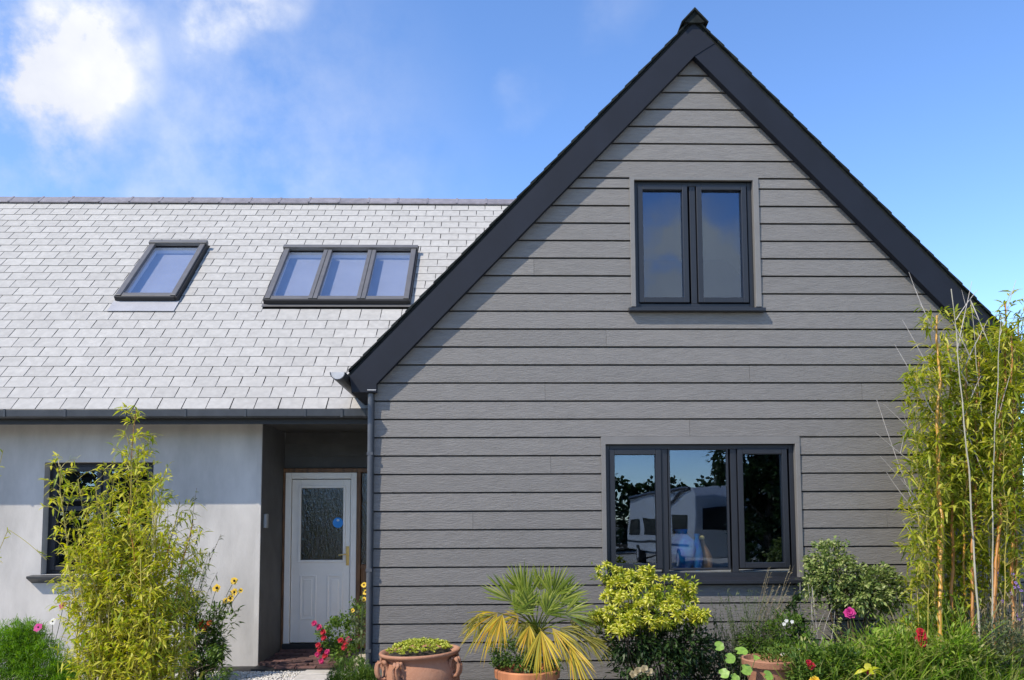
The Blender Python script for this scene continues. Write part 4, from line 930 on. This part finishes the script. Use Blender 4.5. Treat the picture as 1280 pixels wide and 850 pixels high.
for k in range(26):
    u, v = random.uniform(955, 1000), random.uniform(705, 765); pts = curve((at(945 + random.uniform(-15, 20), 880, 7.25)[0], 7.25, .05), at(u, v, 7.2), (-.04, 0, .04), 8); mb.tube(pts, [.0022 - .00018 * i for i in range(8)], 4)
    m = 9; P = np.array([on_path(pts, x) for x in rng.uniform(.75, 1, m)]); VF.append(leaves(P, rng.normal(0, .4, (m, 3)) + np.array([.6, 0, .5]), .03, .005, .1))
V, F = merge(*VF); link('seed_heads', V, F, LM['dry'], t, kind='stuff'); mb.build('stem', LM['dry'], t)
t = shrub('leafy_plant', 'bushy green plant with narrow leaves and white blossoms behind the right terracotta pot', 'plant', at(965, 880, 7.15), [(at(955, 800, 7.15), (.2, .15, .16)), (at(985, 795, 7.1), (.18, .15, .2)), (at(975, 830, 7.0), (.26, .15, .16)), (at(1003, 838, 6.55), (.13, .08, .15)), (at(975, 822, 6.7), (.10, .08, .05)), (at(1000, 825, 7.0), (.15, .12, .16))], 5200, .052, .015, LM['mid'], 200, .05, STEM, lift=.7)
for (u, v) in ((980, 780), (983, 776), (990, 777), (999, 811), (998, 822), (978, 818)): flower(t, at(u, v, 6.9), (-.2, -1, .5), .018, 5, LM['whitef'])
pass
t2 = thing('dark_spike', 'dark green leafy spike rising among the herbs right of the lower window', 'plant', (*at(992, 880, 7.2)[:2], .03))
V, F = clump_leaves([(at(992, 762, 7.2), (.05, .05, .10)), (at(996, 785, 7.2), (.07, .06, .14))], 240, .055, .03, 30, .03); link('foliage', V, F, LM['dark'], t2, kind='stuff'); MB().tube(curve((at(992, 880, 7.2)[0], 7.2, .03), at(992, 752, 7.2)), .005, 5).build('stem', STEM, t2)
p2 = at(962, 830, 6.8); zt2 = at(960, 828, 6.6)[2]
pot2 = thing('terracotta_pot', 'salmon terracotta pot half hidden behind round nasturtium leaves', 'plant pot', (p2[0], 6.8, .03))
MB().lathe([(.14, 0), (.20, zt2 - .09), (.225, zt2 - .085), (.235, zt2 - .035), (.228, zt2 - .028), (.21, zt2 - .03), (.2, zt2 - .07), (0, zt2 - .07)], (p2[0], 6.8, .03), 36).build('body', M['terra'], pot2, smooth=False)
nas = thing('nasturtium', 'round bright green nasturtium leaves in front of the right terracotta pot', 'plant', (*at(915, 900, 6.5)[:2], .03))
def roundleaf(c, r, face, lm, par):
    f = unit(np.array(face, float)); a = unit(np.cross(f, (0, 1, .3))); b_ = np.cross(f, a); m = 14
    V = [np.array(c) - f * r * .12] + [np.array(c) + r * (random.uniform(.86, 1.08) * (.55 if k == 0 else 1)) * (math.cos(2 * math.pi * k / m) * a + math.sin(2 * math.pi * k / m) * b_) + f * random.uniform(-.006, .010) for k in range(m)]
    return link('leaf', V, [(0, 1 + k, 1 + (k + 1) % m) for k in range(m)], lm, par, True)
mb = MB()
for (u, v, r, f) in ((899, 808, .042, (-.2, -1, .55)), (912, 823, .048, (.1, -1, .6)), (927, 814, .055, (0, -.55, 1)), (933, 837, .050, (.2, -1, .6)), (905, 842, .045, (-.3, -1, .7)), (960, 845, .045, (.4, -1, .8)), (945, 822, .03, (.2, -.5, 1)), (918, 848, .04, (0, -1, .5))):
    c = at(u, v, 6.5); roundleaf(c, r, f, LM['bright'], nas); mb.tube(curve((at(918, 900, 6.5)[0], 6.52, .04), c + np.array([0, .01, 0]), (.02, 0, .02), 5), .0028, 5)
mb.build('stem', STEM, nas)

# ---------------------------------------------------------------- variegated shrub and right bed
vb = at(1075, 880, 7.3)
shrub('variegated_shrub', 'pale variegated evergreen shrub right of the lower window', 'shrub', vb, [(at(1035, 700, 7.3), (.20, .16, .16)), (at(1050, 722, 7.25), (.24, .18, .16)), (at(1090, 728, 7.25), (.22, .18, .15)), (at(1112, 740, 7.25), (.15, .14, .18)), (at(1075, 745, 7.2), (.26, .18, .14)), (at(1025, 725, 7.3), (.12, .12, .14))], 6500, .045, .024, LM['varie'], 300, .04, r=.009)
t = shrub('sprawling_twig_plant', 'sparse twiggy plant with small pale leaves below the variegated shrub', 'plant', at(1025, 880, 7.25), [(at(1015, 735, 7.2), (.16, .12, .1)), (at(1030, 770, 7.2), (.2, .14, .14)), (at(1120, 775, 7.2), (.2, .14, .12))], 520, .04, .016, LM['varie'], 60, .05, TWIG, r=.004)
clumps = [('grass_clump', 'strappy green grass clump at the lower edge below the pink rose', 1050, 6.7, 850, 800, LM['grass'], 520, .015, .9), ('grass_clump', 'tall arching green grass clump around the red flower', 1120, 6.75, 850, 770, LM['grass'], 640, .016, .9), ('grass_clump', 'green grassy clump at the foot of the golden canes', 1180, 6.85, 850, 745, LM['grass'], 700, .016, .8), ('grass_clump', 'broad bladed green clump in the lower right corner', 1225, 6.6, 850, 800, LM['grass'], 620, .018, .8), ('dry_grass', 'straw coloured grass tuft at the right edge under the bamboo', 1258, 6.8, 850, 740, LM['dry'], 420, .006, .5), ('grass_clump', 'fine olive grass behind the nasturtium and the small red blossom', 1010, 6.85, 850, 800, LM['grass'], 360, .013, .8), ('grass_clump', 'low green grass clump left of the golden canes', 1150, 7.0, 850, 770, LM['grass'], 420, .015, .7), ('grass_clump', 'green grass clump cut by the right edge of the view', 1290, 6.75, 850, 790, LM['grass'], 360, .016, .8)]
for nm, lab, u, Y, v0, v1, lm, n, w, dr in clumps:
    b0 = at(u, v0, Y); top = at(u, v1, Y)[2]; t = thing(nm, lab, 'grass', (b0[0], Y, .03), 'grass clumps in the right hand bed')
    P = np.tile((b0[0], Y, .04), (n, 1)) + rng.normal(0, 1, (n, 3)) * np.array([.15, .10, 0]); D = rng.normal(0, .30, (n, 3)) * np.array([1, 1, .3]) + np.array([0, 0, 1])
    V, F = blades(P, D, (top - .04) * rng.uniform(.55, 1.45, n), w, dr * rng.uniform(.4, 1.1, n)); 
    sm = merge((V, F), clump_leaves([((b0[0], Y, (top) * .55), (.24, .14, top * .4))], int(n * 2.2), .075, .014, 90, .08, .3, .5, .2, .8))
    link('foliage', *sm, lm, t, kind='stuff')
def single(name, label, u, v, Y, ub, mt, r, n=8, layers=3, face=(-.3, -1, .5)):
    c = at(u, v, Y); t = thing(name, label, 'flower', (at(ub, 880, Y)[0], Y, .03)); MB().tube(curve((at(ub, 880, Y)[0], Y, .03), c, (.01, 0, .02), 7), .0035, 5).build('stem', STEM, t)
    flower(t, c, face, r, n, LM[mt], layers=layers)
    k = 14; P = np.array([c + (np.array([at(ub, 880, Y)[0], Y, .03]) - c) * x for x in rng.uniform(.15, .8, k)]); V, F = leaves(P, rng.normal(0, .7, (k, 3)) + np.array([0, -.2, .2]), .055, .024); link('foliage', V, F, LM['mid'], t, kind='stuff')
    return t
single('pink_rose', 'magenta pink rose bloom below the variegated shrub', 1062, 766, 6.85, 1066, 'pink', .052)
t = single('red_flower', 'crimson red upright bloom in the grass left of the golden canes', 1152, 797, 6.6, 1156, 'red', .05)
flower(t, at(1151, 790, 6.6), (-.2, -1, .8), .042, 7, LM['red'], layers=3); flower(t, at(1153, 804, 6.6), (-.2, -1, .3), .042, 7, LM['red'], layers=2)
t = single('red_flower', 'small red blossom low at the bottom right of the terracotta pot', 1014, 832, 6.5, 1016, 'red', .034); flower(t, at(1011, 828, 6.5), (-.2, -1, .8), .028, 7, LM['red'], layers=2)
single('yellow_flower', 'yellow bloom at the bottom edge between the pot and the grass', 1018, 851, 6.4, 1019, 'yellow', .045)
t = thing('lime_leaf_plant', 'lime green broad leaves with a dark bud at the bottom edge', 'plant', (*at(1085, 900, 6.4)[:2], .03))
c = at(1085, 840, 6.4); m = 9; th = np.linspace(0, 2 * math.pi, m); V, F = leaves(np.tile(c, (m, 1)), np.stack([np.cos(th), -.4 + .4 * np.sin(th), .45 + .2 * np.sin(th * 2)], 1), .13, .06, .45, .3); link('foliage', V, F, LM['lime'], t, kind='stuff')
MB().tube(curve((c[0], 6.4, .03), c), .004, 5).build('stem', STEM, t); flower(t, c + np.array([.0, -.02, .0]), (0, -1, .6), .028, 6, LM['crimson'], layers=2)
for nm, lab, u, v, Y, lm, L_, W_, n in (('leafy_plant', 'soft leafy green plant between the terracotta pot and the pink rose', 1035, 818, 6.6, 'mid', .06, .020, 900), ('leafy_plant', 'broad leaved green plant beneath the pink rose', 1092, 812, 6.65, 'grass', .08, .020, 800), ('leafy_plant', 'fresh green narrow leaved plant right of the crimson bloom', 1190, 808, 6.5, 'grass', .085, .015, 1100), ('leafy_plant', 'grey green leafy plant in the lower right corner', 1250, 800, 6.5, 'herb', .05, .014, 1100), ('leafy_plant', 'low yellowish green plant at the foot of the leftmost golden cane', 1160, 770, 6.9, 'bambooR', .06, .018, 700)):
    shrub(nm, lab, 'plant', at(u, 880, Y), [(at(u, v, Y), (.16, .10, .15)), (at(u - 18, v + 18, Y), (.14, .10, .12)), (at(u + 20, v + 14, Y), (.15, .1, .14))], n, L_, W_, LM[lm], 70, .05, STEM, lift=.7, r=.004)
t = thing('purple_aster', 'purple aster blossoms at the right edge beside the bamboo canes', 'flowers', (*at(1268, 880, 6.9)[:2], .03))
mb = MB()
for k in range(16):
    u, v = random.uniform(1240, 1292), random.uniform(715, 775); c = at(u, v, 6.85); mb.tube(curve((at(1268 + random.uniform(-10, 10), 880, 6.9)[0], 6.9, .03), c, (0, 0, .03), 6), .002, 4); flower(t, c, (-.2, -1, .5), .016, 9, LM['purple'], LM['centre'], .25)
V, F = clump_leaves([(at(1265, 790, 6.9), (.2, .12, .22))], 800, .04, .008, 70, .05); link('foliage', V, F, LM['herb'], t, kind='stuff'); mb.build('stem', STEMB, t)
t = shrub('leafy_plant', 'leafy green undergrowth between the orange canes of the right bamboo', 'plant', at(1215, 880, 7.1), [(at(1205, 690, 7.1), (.18, .14, .2)), (at(1190, 740, 7.05), (.2, .14, .14)), (at(1240, 720, 7.1), (.22, .15, .2)), (at(1160, 735, 7.1), (.12, .1, .16))], 1300, .06, .028, LM['bambooR'], 90, .06, STEM)

# gravel and slabs at the porch
V, F = [], []
ic = [(0, 0, 1), (.9, 0, .3), (.28, .85, .3), (-.72, .52, .3), (-.72, -.52, .3), (.28, -.85, .3), (0, 0, -.4)]; icf = [(0, 1, 2), (0, 2, 3), (0, 3, 4), (0, 4, 5), (0, 5, 1), (6, 2, 1), (6, 3, 2), (6, 4, 3), (6, 5, 4), (6, 1, 5)]
VV = []; FF = []
for k in range(5200):
    x, y = random.uniform(-3.4, -1.3), random.uniform(7.95, 8.63); r = random.uniform(.008, .019); a = random.uniform(0, 6.28); n0 = len(VV)
    VV += [(x + r * (p[0] * math.cos(a) - p[1] * math.sin(a)), y + r * .8 * (p[0] * math.sin(a) + p[1] * math.cos(a)), .004 + r * .7 * (p[2] + .4)) for p in ic]; FF += [tuple(i + n0 for i in f) for f in icf]
o = link('gravel', np.array(VV), np.array(FF), M['pebble'], None, kind='stuff'); o['label'] = 'pale gravel in front of the porch'; o['category'] = 'gravel'
path = MB().box(-2.0, -1.3, 7.9, 8.63, .003, .012).build('path', M['slab']); path['kind'] = 'structure'
for (x0, x1, y0_, y1_) in ((-1.98, -1.66, 8.36, 8.62), (-1.65, -1.32, 8.3, 8.6), (-1.99, -1.62, 8.02, 8.34), (-1.61, -1.3, 8.0, 8.28)):
    pts = [(x0 + random.uniform(0, .04), y0_ + random.uniform(0, .04)), (x1 - random.uniform(0, .04), y0_ + random.uniform(0, .03)), (x1 - random.uniform(0, .03), y1_ - random.uniform(0, .04)), (x0 + random.uniform(0, .05), y1_ - random.uniform(0, .04))]
    MB().add([(x, y, .006) for x, y in pts] + [(x, y, .032) for x, y in pts], [(3, 2, 1, 0), (4, 5, 6, 7), (0, 1, 5, 4), (1, 2, 6, 5), (2, 3, 7, 6), (3, 0, 4, 7)]).build('paving_slab', M['slab'], path, bevel=.006)

# ---------------------------------------------------------------- what the windows reflect: a motorhome, trees and a hedge across the yard
van = thing('motorhome', 'white motorhome mirrored in the panes of the lower window', 'motorhome', (6.6, -11, 0))
def vx(y): return 5.745 + (y + 7.4) * .094
prof = [(-14.6, .45), (-7.4, .45), (-7.25, 1.3), (-7.4, 2.2), (-7.75, 2.5), (-14.5, 2.36)]
V = [(vx(y) + .0, y, z) for y, z in prof] + [(vx(y) + 2.2, y, z) for y, z in prof]; n = len(prof)
MB().add(V, [tuple(range(n)), tuple(range(2 * n - 1, n - 1, -1))] + [(i, i + n, (i + 1) % n + n, (i + 1) % n) for i in range(n)]).build('body', M['vanwhite'], van, bevel=.05)
def vq(y0_, y1_, z0_, z1_, skew=0): return MB().add([(vx(y0_) - .012, y0_, z0_), (vx(y1_) - .012, y1_, z0_), (vx(y1_ + skew) - .012, y1_ + skew, z1_), (vx(y0_ + skew * .0) - .012, y0_, z1_)], [(0, 1, 2, 3)])
for (a, b_, c, d, sk) in ((-14.2, -13.0, 1.0, 1.62, 0), (-12.6, -10.9, 1.0, 1.68, -.0), (-9.6, -8.0, 1.15, 1.78, 0)):
    vq(a, b_, c, d, sk).build('window', M['vanblack'], van)
vq(-14.55, -7.8, .75, .82).build('side_trim', M['metal'], van)
MB().tube([(vx(-10.2) - .02, -10.2, 1.75), (vx(-9.6) - .03, -9.6, 2.15), (vx(-8.6) - .03, -8.6, 2.36), (vx(-7.8) - .02, -7.8, 2.42)], .035, 6).build('awning_arm', M['metal'], van)
MB().tube([(vx(-14.5) - .03, -14.5, 2.33), (vx(-7.8) - .03, -7.8, 2.46)], .05, 6).build('roof_rail', M['metal'], van)
MB().box(5.95, 7.75, -7.262, -7.235, 1.25, 1.95).build('rear_window', M['vanblack'], van, bevel=.1)
for y in (-13.2, -9.0):
    w_ = MB().prismx([(y + .34 * math.cos(2 * math.pi * k / 18), .34 + .34 * math.sin(2 * math.pi * k / 18)) for k in range(18)], vx(y) - .02, vx(y) + .2).build('wheel', M['rubber'], van)
    MB().prismx([(y + .2 * math.cos(2 * math.pi * k / 14), .34 + .2 * math.sin(2 * math.pi * k / 14)) for k in range(14)], vx(y) - .028, vx(y) - .021).build('rim', M['sheen'], w_)
def tree(label, x, y, h, r, n, name='tree', trunkh=.3):
    t = thing(name, label, 'tree', (x, y, 0))
    tk = MB().tube(curve((x, y, 0), (x + random.uniform(-.2, .2), y, h * .85), (0, 0, 0), 6), [r * .11, r * .09, r * .07, r * .05, r * .035, r * .015], 8)
    for k in range(9):
        z = h * random.uniform(trunkh + .05, .75); a = random.uniform(0, 6.28); tk.tube(curve((x, y, z), (x + r * .7 * math.cos(a), y + r * .7 * math.sin(a), z + h * .12), (0, 0, .1), 5), [r * .035, r * .03, r * .025, r * .015, r * .008], 5)
    tk.build('trunk', M['bark'], t)
    bl_ = [((x + random.uniform(-.5, .5) * r, y + random.uniform(-.5, .5) * r, h * (trunkh + .08 + .72 * (q + random.random()) / 16)), (r * .55, r * .55, h * .13)) for q in range(16)]
    V, F = clump_leaves(bl_, n, .17, .10, 260, .16, .3); link('crown', V, F, LM['dark'], t, kind='stuff')
tree('dark leafy tree mirrored in the right pane beside the motorhome', 6.75, -4.0, 5.6, 1.5, 12000, trunkh=.02)
tree('dark tree mirrored at the right edge of the lower window glass', 9.4, -5.2, 6.0, 1.9, 9000, trunkh=.03)
hd_ = thing('hedge', 'long dark hedge mirrored behind the motorhome in the lower window', 'hedge', (6, -24, 0))
bl_ = [((-16 + 2.4 * k + random.uniform(-.4, .4), -24 + random.uniform(-.4, .4), 1.5), (2.0, 1.1, 1.85 + random.uniform(-.1, .15))) for k in range(20)]
V, F = clump_leaves(bl_, 30000, .34, .24, 2200, .3, .3, fill=.6); link('foliage', V, F, LM['dark'], hd_, kind='stuff')
mb = MB(); stems_to(mb, (0, -24, 0), [(c[0], c[1], 1.2) for c, r in bl_], .03, 12); mb.build('stem', M['bark'], hd_)

hl_ = thing('hedge', 'unseen hedge added to keep the panes behind the yellow bamboo dark', 'hedge', (-14, -9, 0))  # added out of view to block bright sky from the wing window's reflection
bl_ = [((-26 + 1.9 * k, -9 + random.uniform(-.4, .4), z), (1.6, 1.0, 1.5 + random.uniform(-.2, .3))) for k in range(12) for z in (1.3, 3.3)]
V, F = clump_leaves(bl_, 26000, .32, .24, 1800, .25, .3, fill=.5); link('foliage', V, F, LM['dark'], hl_, kind='stuff')
mb = MB(); stems_to(mb, (-15, -9, 0), [(c[0], c[1], 1.5) for c, r in bl_], .03, 8); mb.build('stem', M['bark'], hl_)
